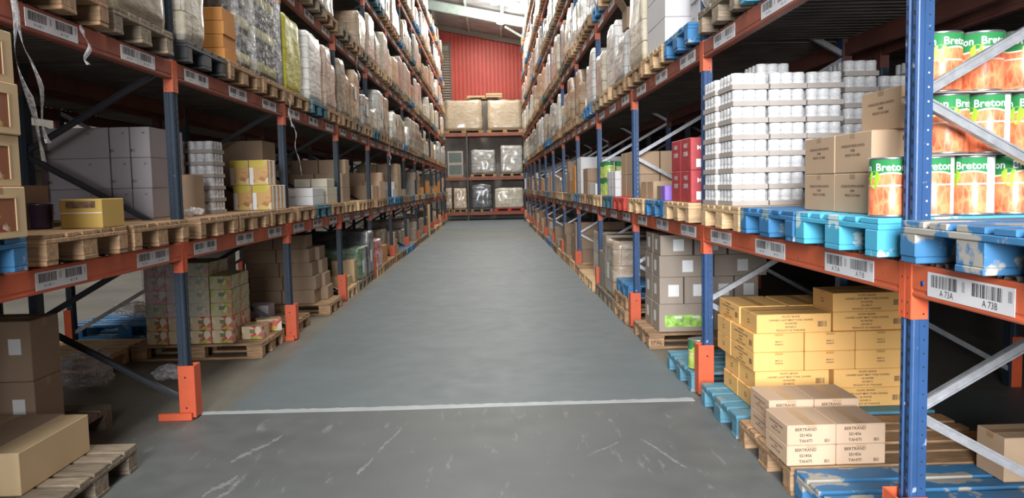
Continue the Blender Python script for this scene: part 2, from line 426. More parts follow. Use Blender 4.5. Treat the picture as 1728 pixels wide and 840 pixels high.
def make_beam(side, length, mat, front=True):
    """load beam; origin at its near end, on the aisle face, underside at z 0"""
    s = side; r = empty('rack_load_beam')
    mb = MB()
    H = BEAM_H; a0, a1 = -0.003 * s, 0.045 * s
    pr = [(a0, 0.006), (a0 + 0.004 * s, 0.0), (a1, 0), (a1, H - 0.03), (a1 - 0.018 * s, H - 0.03), (a1 - 0.018 * s, H), (a0 + 0.004 * s, H), (a0, H - 0.006), (a0, 0.03), (a0 + 0.004 * s, 0.026), (a0 + 0.004 * s, 0.018), (a0, 0.014)]
    n = len(pr); vs = [(x, y, z) for y in (0, length) for x, z in pr]
    fs = [[i, (i + 1) % n, n + (i + 1) % n, n + i] for i in range(n)]
    if s < 0: fs = [f[::-1] for f in fs]
    mb.add(vs, fs + [list(range(n))[::-1], list(range(n, 2 * n))])
    mb.build('beam_rail', mat, r)
    for e in (0, 1):
        y = 0 if e == 0 else length; d = -1 if e == 0 else 1      # plate lies against the post beyond the beam end
        mb = MB(); z0, z1 = -0.085, H + 0.01
        mb.cbox(-0.0055 * s, y, z0, -0.0012 * s, y + d * 0.0385, z1, 0.0008)
        mb.cbox(-0.0055 * s, y, z0, 0.058 * s, y - d * 0.0035, z1, 0.0012)
        for zz in (z0 + 0.02, z0 + 0.06, z0 + 0.15):
            mb.add([(-0.0059 * s, y + d * 0.02 + 0.003 * math.cos(a * PI / 3), zz + 0.006 * math.sin(a * PI / 3)) for a in range(6)], [tuple(range(6))], 1)
        if d > 0: mb.add([(0.04 * s + 0.004 * math.cos(a * PI / 3), y - 0.0042, z0 + 0.02 + 0.004 * math.sin(a * PI / 3)) for a in range(6)], [tuple(range(6))], 1)
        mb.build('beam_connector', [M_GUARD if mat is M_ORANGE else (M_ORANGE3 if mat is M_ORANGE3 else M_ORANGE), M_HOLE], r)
    return r
def deck_mesh(length):
    mb = MB(); n = 14; d = DEPTH - 0.02; pts = []
    # ribbed steel sheet, ribs run front to back
    m = int(length / 0.09)
    prof = []
    for i in range(m):
        y = i * length / m; st = length / m
        prof += [(y, DECKT), (y + st * 0.55, DECKT), (y + st * 0.62, 0.002), (y + st * 0.93, 0.002)]
    prof.append((length, DECKT))
    vs = []
    for x in (0.01, d):
        for (y, z) in prof: vs.append((x, y, z))
        for (y, z) in reversed(prof): vs.append((x, y, z - 0.0018))
    k = len(prof) * 2
    mb.add(vs, [(i, (i + 1) % k, k + (i + 1) % k, k + i) for i in range(k)])
    return mb.mesh('shelf_deck', M_DECK)
def slots(side, k):                    # y of the near post's far edge / far post's near edge of bay k (k from -1)
    y0 = (YR if side > 0 else YL) + k * PITCH
    return y0 + 0.08, y0 + PITCH
BAYS = {1: range(-1, 12), -1: range(-1, 11)}
for side in (1, -1):
    Y0 = YR if side > 0 else YL; Z = ZR if side > 0 else ZL
    last = 12 if side > 0 else 11
    colr = 'blue' if side > 0 else 'dark blue'
    for k in range(-1, last + 1):
        y = Y0 + k * PITCH
        f = inst(('frame', side), lambda: make_frame(side), (X(side, 0), y, 0))
        tag(f, '%s perforated rack upright frame with orange floor guard, %s rack, %s frame from camera' % (colr, SIDE(side), ORD[k + 1]), 'rack frame', 'upright frames of the %s rack' % SIDE(side))
    for k in range(-1, last):
        y0, y1 = slots(side, k)
        for l, z in enumerate(Z):
            vis = box_in_view(X(side, 0), y0, z, X(side, DEPTH), y1, z + 0.12)
            if not vis and k > 1: continue
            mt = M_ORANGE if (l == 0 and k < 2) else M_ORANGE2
            b = inst(('beam', side, mt.name), lambda: make_beam(side, PITCH - 0.08, mt), (X(side, 0), y0, z))
            tag(b, 'orange load beam along the aisle, %s rack, %s shelf, %s bay' % (SIDE(side), ORD[l] if l else 'lowest', ORD[k + 1]), 'rack beam', 'front load beams of the %s rack' % SIDE(side))
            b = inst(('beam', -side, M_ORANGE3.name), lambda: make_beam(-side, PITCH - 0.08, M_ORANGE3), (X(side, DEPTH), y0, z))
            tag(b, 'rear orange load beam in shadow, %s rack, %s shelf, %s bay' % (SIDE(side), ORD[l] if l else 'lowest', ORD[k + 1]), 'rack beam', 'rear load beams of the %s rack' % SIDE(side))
            key = ('deck', 1)
            if key not in PROTO: PROTO[key] = deck_mesh(PITCH - 0.09)
            dk = put('shelf_deck', PROTO[key], None, (X(side, 0) if side > 0 else X(side, DEPTH), y0 + 0.005, z + BEAM_H))
            tag(dk, 'dark ribbed shelf deck, %s rack, %s shelf, %s bay' % (SIDE(side), ORD[l] if l else 'lowest', ORD[k + 1]), 'shelf deck', 'shelf decks of the %s rack' % SIDE(side))
def deck_top(side, level): return 0.0 if level == 0 else (ZR if side > 0 else ZL)[level - 1] + BEAM_H + DECKT + 0.001

# location labels stuck on the beams
def make_beam_label(side, codes, seed, w=0.46):
    """white double barcode sticker, facing the aisle; origin at its centre"""
    r = empty('beam_label'); s = side; h = 0.084
    face = 'aisle-' if s > 0 else 'aisle+'
    mb = MB(); mb.cbox(-0.0008, -w / 2, -h / 2, 0.0008, w / 2, h / 2, 0.0004); mb.build('sticker', M_LABEL, r)
    out = -0.0012 * s
    for j in (0, 1):
        # first code sits at the end read first by someone in the aisle
        yc = (0.25 - 0.5 * j) * w * s
        o = put('barcode', barcode_mesh(w * 0.34, h * 0.5, 30, M_INKB, seed + j), r, (out, yc + 0.012 * s, h * 0.16)); o.rotation_euler = (0, 0, -PI / 2 * s)
        o = put('side_code', barcode_mesh(w * 0.045, h * 0.4, 4, M_GREY, seed + 7 + j), r, (out, yc - w * 0.21 * s, h * 0.16)); o.rotation_euler = (0, 0, -PI / 2 * s)
        if codes: text_on(r, [codes[j]], 0.030, face, (out, yc + 0.0 * s, -h * 0.29), M_INKB, 'location_code', 0.0)
        else:
            o = put('small_print', barcode_mesh(w * 0.2, h * 0.13, 6, M_GREY, seed + 3 + j), r, (out, yc, -h * 0.28)); o.rotation_euler = (0, 0, -PI / 2 * s)
    return r
near_labels = {(1, 0, -1, 0): (2.453, ('A 73A', 'A 73B')), (1, 0, 0, 0): (3.30, ('A 71A', 'A 71B')), (1, 0, 0, 1): (4.25, None), (1, 0, 0, 2): (5.17, None)}
for side in (1, -1):
    Z = ZR if side > 0 else ZL
    for l, z in enumerate(Z):
        for k in BAYS[side]:
            y0, y1 = slots(side, k)
            for j in range(3):
                y = y0 + 0.36 + j * 0.93; codes = None
                if (side, l, k, j) in near_labels: y, codes = near_labels[(side, l, k, j)]
                elif l == 0 and side > 0 and k == -1: continue
                elif l == 0 and side < 0 and k == -1: y = (2.95, 3.88, 4.92)[j]
                if k > 6 or l > 3 or not in_view((X(side, 0), y, z), 30): continue
                key = ('label', side, codes, (k * 3 + j) % 5 if not codes else 0)
                o = inst(key, lambda: make_beam_label(side, codes, 11 * ((k * 3 + j) % 5) + (3 if codes else 0)), (X(side, 0) - 0.0045 * side, y, z + 0.058))
                if codes: tag(o, 'white barcode sticker reading %s %s on the orange beam' % codes, 'label')
                else: tag(o, 'white barcode sticker on %s rack, %s shelf beam, %s bay, %s' % (SIDE(side), ORD[l] if l else 'lowest', ORD[k + 1], ('near end', 'middle', 'far end')[j]), 'label', 'barcode stickers on the beams')
mb = MB(); mb.lathe([(0.0001, -0.0008), (0.010, -0.0008), (0.010, 0.0008), (0.0001, 0.0008)], 16, caps=False)
o = mb.build('round_sticker', M_DOT, None, (XR - 0.005, 2.715, ZR[0] + 0.055)); o.rotation_euler = (0, PI / 2, 0); tag(o, 'small round blue dot sticker beside the A 73A label', 'sticker')

# ------------------------------------------------------------------ pallets
PW, PD, PH = 0.80, 1.20, 0.144
def pallet_parts():
    """deck boards run in X (1.2 m); origin at the centre of the footprint on the ground"""
    out = []
    ys = [(-0.4, 0.145), (-0.2175, 0.1), (-0.0725, 0.145), (0.1175, 0.1), (0.255, 0.145)]
    for y, w_ in ys: out.append(('deck_board', (-0.6, y, 0.122, 0.6, y + w_, 0.144)))
    for x in (-0.6, -0.0725, 0.455): out.append(('cross_board', (x, -0.4, 0.1, x + 0.145, 0.4, 0.1218)))
    for x in (-0.6, -0.0725, 0.455):
        for y, w_ in ((-0.4, 0.1), (-0.0725, 0.145), (0.3, 0.1)): out.append(('block', (x, y, 0.022, x + 0.145, y + w_, 0.0999)))
    for y, w_ in ((-0.4, 0.1), (-0.0725, 0.145), (0.3, 0.1)): out.append(('bottom_board', (-0.6, y, 0, 0.6, y + w_, 0.0219)))
    return out
def make_pallet(mat, detailed, stamp=False):
    if not detailed:
        mb = MB()
        for n_, b in pallet_parts(): mb.box(*b)
        return mb.build('pallet', mat)
    r = empty('pallet')
    for n_, b in pallet_parts():
        mb = MB(); j = lambda: random.uniform(-0.003, 0.003)
        mb.cbox(b[0] + j(), b[1], b[2], b[3] + j(), b[4], b[5], 0.003); o = mb.build(n_, mat, r)
    if stamp:
        text_on(r, ['EPAL'], 0.05, 'near', (-0.53, -0.4012, 0.06), M_INK, 'stamp')
    return r
WOODS = {'faded blue': chipped('faded_blue_pallet_paint', (0.09, 0.25, 0.34), (0.22, 0.30, 0.32), 0.58, 0.65, 9, 0.2, 0.06), 'brown wood': M_WOOD, 'pale new wood': M_WOODN, 'dark old wood': M_WOODD, 'blue painted': M_PBLUE, 'light blue painted': M_PCYAN, 'worn blue painted': M_PWORN, 'dark teal painted': M_PTEAL, 'red painted': M_PRED, 'black plastic': M_PBLK}
NPAL = [0]
def pallet(side, y, level, colour, extra='', overhang=0.08, detailed=True, z=None, rz=0, x=None, stamp=False, label=None, tiltx=0):
    """0.8 m side towards the aisle; y = near edge"""
    xc = X(side, -overhang + PD / 2) if x is None else x
    zz = deck_top(side, level) if z is None else z
    o = inst(('pallet', colour, detailed, stamp), lambda: make_pallet(WOODS[colour], detailed, stamp), (xc, y + PW / 2, zz), rz + (0 if side > 0 or stamp else PI))
    if tiltx: o.rotation_euler.y = tiltx
    NPAL[0] += 1
    tag(o, label or ('%s pallet %s' % (colour, extra)), 'pallet', 'pallets')
    return o

# ------------------------------------------------------------------ cartons
def make_carton(lx, ly, h, mat, texts=(), tape='x', tapemat=None, papers=()):
    """origin at the centre of the base; texts: (face, lines, size, dx, dz)"""
    mb = MB(); mb.cbox(-lx / 2, -ly / 2, 0, lx / 2, ly / 2, h, min(0.004, h * 0.05))
    r = mb.build('carton', mat)
    t = 0.0006; tm = tapemat or M_TAPE
    if tape:
        mb = MB(); w_ = min(0.05, min(lx, ly) * 0.25) / 2
        if tape == 'x': mb.box(-lx / 2 + 0.002, -w_, h - 0.0002, lx / 2 - 0.002, w_, h + t); mb.box(-lx / 2 - t, -w_, h * 0.86, -lx / 2 + 0.002, w_, h - 0.004); mb.box(lx / 2 - 0.002, -w_, h * 0.86, lx / 2 + t, w_, h - 0.004)
        else: mb.box(-w_, -ly / 2 + 0.002, h - 0.0002, w_, ly / 2 - 0.002, h + t); mb.box(-w_, -ly / 2 - t, h * 0.86, w_, -ly / 2 + 0.002, h - 0.004)
        mb.build('tape', tm, r)
    for (face, lines, size, dx, dz) in texts:
        if face == 'near': at = (dx, -ly / 2 - 0.0009, dz)
        elif face == 'aisle-': at = (-lx / 2 - 0.0009, dx, dz)
        else: at = (lx / 2 + 0.0009, dx, dz)
        if lines == 'bars':
            o = put('barcode', barcode_mesh(size * 1.6, size, 12, M_INK, 5), r, at); o.rotation_euler = (0, 0, {'near': 0, 'aisle-': -PI / 2, 'aisle+': PI / 2}[face])
        else: text_on(r, lines, size, face, at, M_INK)
    for (face, w_, hh, dx, dz) in papers:
        mb = MB()
        if face == 'near': mb.box(dx - w_ / 2, -ly / 2 - 0.001, dz - hh / 2, dx + w_ / 2, -ly / 2 - 0.0002, dz + hh / 2)
        elif face == 'aisle-': mb.box(-lx / 2 - 0.001, dx - w_ / 2, dz - hh / 2, -lx / 2 - 0.0002, dx + w_ / 2, dz + hh / 2)
        else: mb.box(lx / 2 + 0.0002, dx - w_ / 2, dz - hh / 2, lx / 2 + 0.001, dx + w_ / 2, dz + hh / 2)
        mb.build('paper_label', M_PAPER, r)
    return r
def carton(key, maker, x, y, z, label, group=None, rz=0, cat='box'):
    """x, y = centre of the base"""
    o = inst(('carton', key), maker, (x, y, z), rz + random.uniform(-0.006, 0.006))
    return tag(o, label, cat, group)
# ------------------------------------------------------------------ the building shell
def floor_material():
    m, nt, b = nodes('painted_concrete_floor')
    tc = N(nt, 'ShaderNodeTexCoord'); sx = N(nt, 'ShaderNodeSeparateXYZ'); nt.links.new(tc.outputs['Object'], sx.inputs[0])
    def step(sock, edge, width=0.02):
        mr = N(nt, 'ShaderNodeMapRange'); mr.inputs[1].default_value = edge - width; mr.inputs[2].default_value = edge + width
        nt.links.new(sock, mr.inputs[0]); return mr.outputs[0]
    def mul(a, c):
        q = N(nt, 'ShaderNodeMath', operation='MULTIPLY')
        for i, s_ in enumerate((a, c)):
            if isinstance(s_, float): q.inputs[i].default_value = s_
            else: nt.links.new(s_, q.inputs[i])
        return q.outputs[0]
    def inv(a):
        q = N(nt, 'ShaderNodeMath', operation='SUBTRACT'); q.inputs[0].default_value = 1; nt.links.new(a, q.inputs[1]); return q.outputs[0]
    big = noise_tex(nt, 0.6, 5); fine = noise_tex(nt, 5, 6); speck = noise_tex(nt, 60, 2)
    conc = ramp(nt, big.outputs[0], [(0.3, (0.135, 0.128, 0.112)), (0.7, (0.235, 0.215, 0.175))]).outputs[0]      # bare concrete under the racks
    nearp = ramp(nt, fine.outputs[0], [(0.3, (0.118, 0.130, 0.132)), (0.7, (0.150, 0.162, 0.163))]).outputs[0]          # worn grey paint in front
    paint = ramp(nt, big.outputs[0], [(0.3, (0.155, 0.190, 0.205)), (0.7, (0.170, 0.205, 0.220))]).outputs[0]       # blue grey paint of the aisle
    old = ramp(nt, big.outputs[0], [(0.3, (0.14, 0.165, 0.16)), (0.7, (0.18, 0.20, 0.195))]).outputs[0]          # older, darker stretch
    wob = N(nt, 'ShaderNodeMath', operation='MULTIPLY_ADD'); nt.links.new(noise_tex(nt, 3, 3).outputs[0], wob.inputs[0]); wob.inputs[1].default_value = 0.10; nt.links.new(sx.outputs[0], wob.inputs[2])
    xl = step(wob.outputs[0], -1.86, 0.07); xr = inv(step(sx.outputs[0], 1.43, 0.02)); aisle = mul(xl, xr)
    c1 = mixc(nt, step(sx.outputs[1], 5.52, 0.01), nearp, paint)
    inold = mul(step(sx.outputs[1], 22.6, 0.05), inv(step(sx.outputs[1], 30.0, 0.05)))
    c1 = mixc(nt, inold, c1, old)
    nearx = step(sx.outputs[0], -2.30, 0.25)
    side = mixc(nt, mul(nearx, inv(step(sx.outputs[1], 5.52, 0.01))), conc, nearp)
    c2 = mixc(nt, aisle, side, c1)
    # scrape marks left by pallets and forks, in patches
    mp = N(nt, 'ShaderNodeMapping'); mp.inputs['Scale'].default_value = (7.0, 1.6, 1); mp.inputs['Rotation'].default_value = (0, 0, 0.2); nt.links.new(tc.outputs['Object'], mp.inputs[0])
    sn = N(nt, 'ShaderNodeTexNoise'); sn.inputs['Scale'].default_value = 1.6; sn.inputs['Detail'].default_value = 7; sn.inputs['Roughness'].default_value = 0.65; nt.links.new(mp.outputs[0], sn.inputs['Vector'])
    sc_ = ramp(nt, sn.outputs[0], [(0.60, (0, 0, 0)), (0.72, (0.55, 0.55, 0.55))]).outputs[0]
    c2 = mixc(nt, mul(sc_, inv(step(sx.outputs[1], 5.4, 0.2))), c2, (0.42, 0.43, 0.42))
    dirt = ramp(nt, noise_tex(nt, 1.7, 7).outputs[0], [(0.38, (0.88, 0.88, 0.87)), (0.62, (1, 1, 1))]).outputs[0]
    c2 = mixc(nt, 0.8, c2, dirt, 'MULTIPLY')
    nt.links.new(c2, b.inputs['Base Color'])
    rr = ramp(nt, fine.outputs[0], [(0.3, (0.50,) * 3), (0.7, (0.60,) * 3)]); nt.links.new(rr.outputs[0], b.inputs['Roughness'])
    bumpn(nt, b, speck.outputs[0], 0.08, 0.004)
    return m
mb = MB(); mb.box(-10, -10, -0.12, 5, 39, 0); struct(mb.build('floor', floor_material()))
def jag_line():
    mb = MB(); pts = []; x = -2.07
    while x < 1.41:
        pts.append((x, 5.53 + random.uniform(0.0, 0.022))); x += 0.035
    n = len(pts); vs = []
    for (x, yt) in pts:
        yb = 5.455 + 0.01 * math.sin(x * 2.3)
        vs += [(x, yb, 0.0005), (x, yt, 0.0005), (x, yb, 0.002), (x, yt, 0.002)]
    fs = []
    for i in range(n - 1):
        a = 4 * i; c = a + 4; fs += [(a + 2, c + 2, c + 3, a + 3), (a, a + 2, a + 3, a + 1)[::-1] if i == 0 else (a + 1, a + 3, c + 3, c + 1), (a, c, c + 2, a + 2)]
    mb.add(vs, fs); return mb
tag(jag_line().build('floor_stripe', simple('pale_floor_stripe', (0.46, 0.50, 0.51), 0.5, 0, 0.1)), 'pale painted stripe running straight across the aisle floor', 'floor marking')
# pale scrapes and chips lying on the near floor: worn paint, as thin patches
M_SCR = simple('scraped_paint', (0.24, 0.255, 0.257), 0.6, 0, 0.2, 40)
def scrape(x0, y0, x1, y1, w_, label):
    """a bundle of short worn slivers following one direction, joined into one thin ragged patch"""
    d = Vector((x1 - x0, y1 - y0, 0)); p = Vector((-d.y, d.x, 0)).normalized(); n = 46; L = []; R = []
    for i in range(n + 1):
        t = i / n; env = math.sin(PI * t) ** 0.5; c = Vector((x0, y0, 0)) + d * t + p * 0.25 * w_ * math.sin(t * 6)
        k = 1.7 * w_ * max(0.02, env * (0.12 + 0.9 * abs(noise.noise(Vector((t * 9, x0 * 7, y0))))))
        L.append(c - p * (k * random.uniform(0.2, 0.8) + 0.001)); R.append(c + p * (k * random.uniform(0.2, 0.8) + 0.001))
    vs = [(v.x, v.y, z) for z in (0.0003, 0.0008) for v in L + R]; m = n + 1; mb = MB(); o = 2 * m
    fs = []
    for i in range(n): fs += [(o + i, o + i + 1, o + m + i + 1, o + m + i), (i, i + 1, o + i + 1, o + i), (m + i, o + m + i, o + m + i + 1, m + i + 1)]
    mb.add(vs, fs)
    tag(mb.build('scrape_mark', M_SCR), label, 'floor mark', 'scrape marks on the near floor')
scrape(-1.36, 4.95, -1.52, 4.45, 0.055, 'widest pale scrape on the floor, before the stripe, beside the left rack')
scrape(-1.42, 4.25, -1.50, 3.95, 0.05, 'ragged pale scrape on the bare floor, middle of the left trio')
scrape(-1.38, 4.05, -1.62, 3.55, 0.05, 'long pale scrape nearest the camera, on the left part of the floor')
scrape(-0.62, 5.05, -0.70, 4.55, 0.03, 'thin pale scrape just before the stripe, left of the aisle centre')
scrape(-0.72, 4.48, -0.76, 4.2, 0.03, 'short pale scrape before the stripe, left of the aisle centre')
scrape(0.72, 4.62, 0.50, 4.38, 0.02, 'slanting pale scrape before the stripe, right of the aisle centre')
scrape(0.86, 4.66, 1.02, 4.15, 0.028, 'curving pale scrape closest to the tan carton pallet')

M_WALLD = simple('dark_wall_sheet', (0.07, 0.065, 0.06), 0.8)
M_WALLG = simple('grey_block_wall', (0.36, 0.33, 0.30), 0.8, 0, 0.15, 2)
M_REDW = simple('red_wall_sheet', (0.46, 0.055, 0.035), 0.5, 0, 0.10, 1.5)
M_ROOF = simple('roof_sheet', (0.36, 0.35, 0.36), 0.6, 0, 0.2, 2)
M_BROWNB = simple('brown_dusty_steel', (0.22, 0.17, 0.14), 0.7)
M_LOUV = simple('louvre_slat', (0.36, 0.30, 0.24), 0.6)
def corrugated(x0, x1, ztop, z0, y, pitch, depth, mat, name):
    mb = MB(); n = int((x1 - x0) / pitch); prof = []
    for i in range(n):
        a = x0 + i * pitch; prof += [(a, 0), (a + pitch * 0.62, 0), (a + pitch * 0.72, depth), (a + pitch * 0.90, depth)]
    prof.append((x1, 0)); k = len(prof); vs = []
    for (x, d) in prof: vs.append((x, y + d, z0))
    for (x, d) in prof: vs.append((x, y + d, ztop(x)))
    for (x, d) in prof: vs.append((x, y + d + 0.03, z0))
    for (x, d) in prof: vs.append((x, y + d + 0.03, ztop(x)))
    fs = [(i, i + 1, k + i + 1, k + i) for i in range(k - 1)] + [(2 * k + i, 3 * k + i, 3 * k + i + 1, 2 * k + i + 1) for i in range(k - 1)]
    mb.add(vs, fs); return struct(mb.build(name, mat))
roofz = lambda x: 8.78 - 0.20 * x
YW = 38.6
mb = MB(); mb.box(-10, YW + 0.08, 0, 5, YW + 0.3, 11.5); mb.box(-10, YW, 0, 5, YW + 0.08, 5.68); struct(mb.build('wall_far', M_WALLG))
corrugated(-1.80, 4.9, lambda x: roofz(x) + 0.0, 5.70, YW, 0.19, 0.035, M_REDW, 'wall_far_cladding')
mb = MB(); mb.cbox(-10, YW - 0.03, 8.42, -1.81, YW + 0.06, 9.4, 0.01); struct(mb.build('trim_1', M_REDW))
# louvred window in the far wall
wn = empty('window_1', (-2.18, YW, 5.72)); wn['kind'] = 'structure'
mb = MB(); mb.box(-0.40, -0.05, 0, -0.35, 0.06, 2.66); mb.box(0.33, -0.05, 0, 0.37, 0.06, 2.66); mb.box(-0.35, -0.05, 0, 0.33, 0.06, 0.05); mb.box(-0.35, -0.05, 2.61, 0.33, 0.06, 2.66); mb.build('window_frame', M_BROWNB, wn)
mb = MB()
for i in range(19):
    z = 0.10 + i * 0.122; mb.add([(-0.35, -0.04, z), (0.33, -0.04, z), (0.33, 0.05, z + 0.085), (-0.35, 0.05, z + 0.085), (-0.35, -0.035, z - 0.01), (0.33, -0.035, z - 0.01), (0.33, 0.055, z + 0.075), (-0.35, 0.055, z + 0.075)], [(0, 1, 2, 3), (7, 6, 5, 4), (0, 4, 5, 1), (3, 2, 6, 7), (1, 5, 6, 2), (0, 3, 7, 4)])
mb.build('louvre_slats', M_LOUV, wn)
mb = MB(); mb.box(4.6, -10, 0, 4.8, 39, 11); struct(mb.build('wall_right', M_WALLD))
mb = MB(); mb.box(-2.3, -9.5, 0, -2.16, 2.3, 5.0); struct(mb.build('wall_light_blocker', M_WALLD))  # unseen wall, added to keep the door daylight off the left rack
mb = MB(); mb.box(-10.2, -10, 0, -10, 39, 11.5); struct(mb.build('wall_left', M_WALLG))
mb = MB()
mb.add([(-10, -10, roofz(-10)), (5, -10, roofz(5)), (5, 39, roofz(5)), (-10, 39, roofz(-10)), (-10, -10, roofz(-10) + 0.1), (5, -10, roofz(5) + 0.1), (5, 39, roofz(5) + 0.1), (-10, 39, roofz(-10) + 0.1)],
       [(0, 3, 2, 1), (4, 5, 6, 7), (0, 1, 5, 4), (1, 2, 6, 5), (2, 3, 7, 6), (3, 0, 4, 7)])
struct(mb.build('ceiling', M_ROOF))
def ibeam(p0, p1, h, w_, mat, label, name='roof_rafter', drop=0):
    mb = MB(); mb.bar(p0, p1, h, 0.02, 0)
    d = (Vector(p1) - Vector(p0)).normalized(); up = d.cross(Vector((0, 1, 0))).normalized()
    if up.z < 0: up = -up
    for q in (-h / 2, h / 2): mb.bar(Vector(p0) + up * q, Vector(p1) + up * q, 0.02, w_, 0)
    return tag(mb.build(name, mat), label, 'roof beam', 'roof steel')
for i, y in enumerate((33.0, 26.5, 20.0, 13.5, 7.0, 0.5)):
    ibeam((-9.9, y, roofz(-9.9) - 0.30), (4.5, y, roofz(4.5) - 0.30), 0.36, 0.18, M_PEGREEN, 'pale green steel rafter under the roof, %s from the far wall' % ['nearest', 'second', 'third', 'fourth', 'fifth', 'sixth'][i])
ibeam((-9.9, YW - 0.25, roofz(-9.9) - 0.14), (4.5, YW - 0.25, roofz(4.5) - 0.14), 0.24, 0.16, M_BROWNB, 'dusty brown steel beam along the top of the red wall')
for i, x in enumerate((-2.4, -0.9, 0.6, 2.1)):
    mb = MB(); mb.box(x - 0.04, 0, roofz(x) - 0.11, x + 0.04, YW - 0.4, roofz(x) - 0.01)
    tag(mb.build('roof_purlin', M_PEGREEN), 'pale purlin running lengthwise under the roof sheets, %s from the red wall\'s louvred end' % ORD[i], 'roof beam', 'roof steel')
for i, (p0, p1) in enumerate((((0.72, 34.6, 8.35), (1.72, 34.6, 7.75)), ((0.9, 31.0, 8.62), (1.9, 31.0, 8.12)))):
    mb = MB(); mb.bar(p0, p1, 0.09, 0.09)
    tag(mb.build('roof_brace', M_PEGREEN), ['pale diagonal roof brace beside the glowing lamp', 'pale diagonal roof brace above the highest loads of the right rack'][i], 'roof beam', 'roof steel')
m, nt, b = nodes('lamp_glow'); b.inputs['Emission Color'].default_value = (1, 0.98, 0.92, 1); b.inputs['Emission Strength'].default_value = 26.0; M_GLOW = m
for i, (x, y, z) in enumerate(((0.52, 32.0, 7.98), (0.28, 31.0, 8.50), (1.08, 31.0, 8.45))):
    r = empty('high_bay_lamp', (x, y, z))
    mb = MB(); mb.lathe([(0.05, 0.30), (0.06, 0.24), (0.17, 0.05), (0.18, 0.0), (0.165, 0.0), (0.05, 0.2)], 20, caps=False); mb.build('lamp_shade', M_LAMP, r)
    mb = MB(); mb.lathe([(0.01, -0.05), (0.10, -0.04), (0.16, 0.0), (0.10, 0.05), (0.01, 0.07)], 20); mb.build('bulb', M_GLOW, r)
    pl_ = bpy.data.lights.new('lamp_light', 'POINT'); pl_.energy = 260; pl_.shadow_soft_size = 0.15; pl_.color = (1, 0.98, 0.93); lo_ = bpy.data.objects.new('lamp_light', pl_); C.objects.link(lo_); lo_.location = (0, 0, -0.12); lo_.parent = r
    zr = roofz(x) - z - 0.02; mb = MB(); mb.box(-0.01, -0.01, 0.28, 0.01, 0.01, zr); mb.build('hanger', M_LAMP, r)
    tag(r, ['round glowing high bay lamp hanging below the green rafter', 'glowing high bay lamp close under the roof, above the lowest lamp', 'glowing high bay lamp close under the roof, beside the right rack'][i], 'lamp')

# ------------------------------------------------------------------ stretch wrapped loads
def load_mesh(w_, d, h, mat, seed, amp=0.018, taper=0.02, topslump=0.0, n=10, shape='box'):
    r = random.Random(seed); off = Vector((r.uniform(-50, 50), r.uniform(-50, 50), r.uniform(-50, 50)))
    vs = []; idx = {}; fs = []
    def vert(p):
        key = tuple(round(c * n) for c in p)
        if key in idx: return idx[key]
        x, y, z = (c * 2 - 1 for c in p)
        # rounded box
        e = 26.0; L = (abs(x) ** e + abs(y) ** e + abs(z) ** e) ** (1 / e); q = Vector((x, y, z)) / max(L, 1e-6) if max(abs(x), abs(y), abs(z)) > 0.99 else Vector((x, y, z))
        k = 1 - taper * (q.z + 1) / 2
        v = Vector((q.x * w_ / 2 * k, q.y * d / 2 * k, (q.z + 1) / 2 * h))
        if shape == 'step' and q.z > -0.99:
            v.z *= (1.0 if q.y < 0.15 else 0.78) if seed % 2 else (1.0 if q.y > -0.25 else 0.70)
        elif shape == 'corner' and (q.y > 0.35 or q.x > 0.5): v.z *= 0.80
        elif shape == 'ridge':
            rg_ = 0.018 * (abs(math.sin(v.z * PI / 0.15)) - 0.6); v.x += math.copysign(rg_, q.x) * (abs(q.x) > 0.9); v.y += math.copysign(rg_, q.y) * (abs(q.y) > 0.9)
        f = noise.noise(v * 4.2 + off) + 0.6 * noise.noise(v * 9 + off * 2)
        v.x += q.x * amp * f; v.y += q.y * amp * f
        if q.z > 0: v.z += amp * f + q.z * topslump * noise.noise(Vector((v.x, v.y, 0)) * 2.3 + off)
        v.z = max(0, v.z)
        v.x = max(-w_ / 2 - 0.008, min(w_ / 2 + 0.008, v.x)); v.y = max(-d / 2 - 0.008, min(d / 2 + 0.008, v.y))
        idx[key] = len(vs); vs.append(v); return idx[key]
    for ax in range(3):
        o = [a for a in range(3) if a != ax]
        for side in (0, 1):
            for i in range(n):
                for j in range(n):
                    q = []
                    for (a, b_) in ((0, 0), (1, 0), (1, 1), (0, 1)):
                        p = [0, 0, 0]; p[ax] = side; p[o[0]] = (i + a) / n; p[o[1]] = (j + b_) / n; q.append(vert(p))
                    flip = (side == 1) == (ax == 1)
                    fs.append(q[::-1] if flip else q)
    mb = MB(); mb.add(vs, fs, 0, True)
    return mb.mesh('wrapped_load', mat)
LOADS = {}
KINDS = {'warm': ('carton', 0.014), 'tan': ('carton', 0.012), 'cream': ('carton', 0.016), 'white': ('carton', 0.018), 'grey': ('sack', 0.035), 'brown': ('carton', 0.012), 'pinkish': ('carton', 0.014), 'dark': ('goods', 0.02), 'green': ('goods', 0.015), 'yellow-green': ('carton', 0.012)}
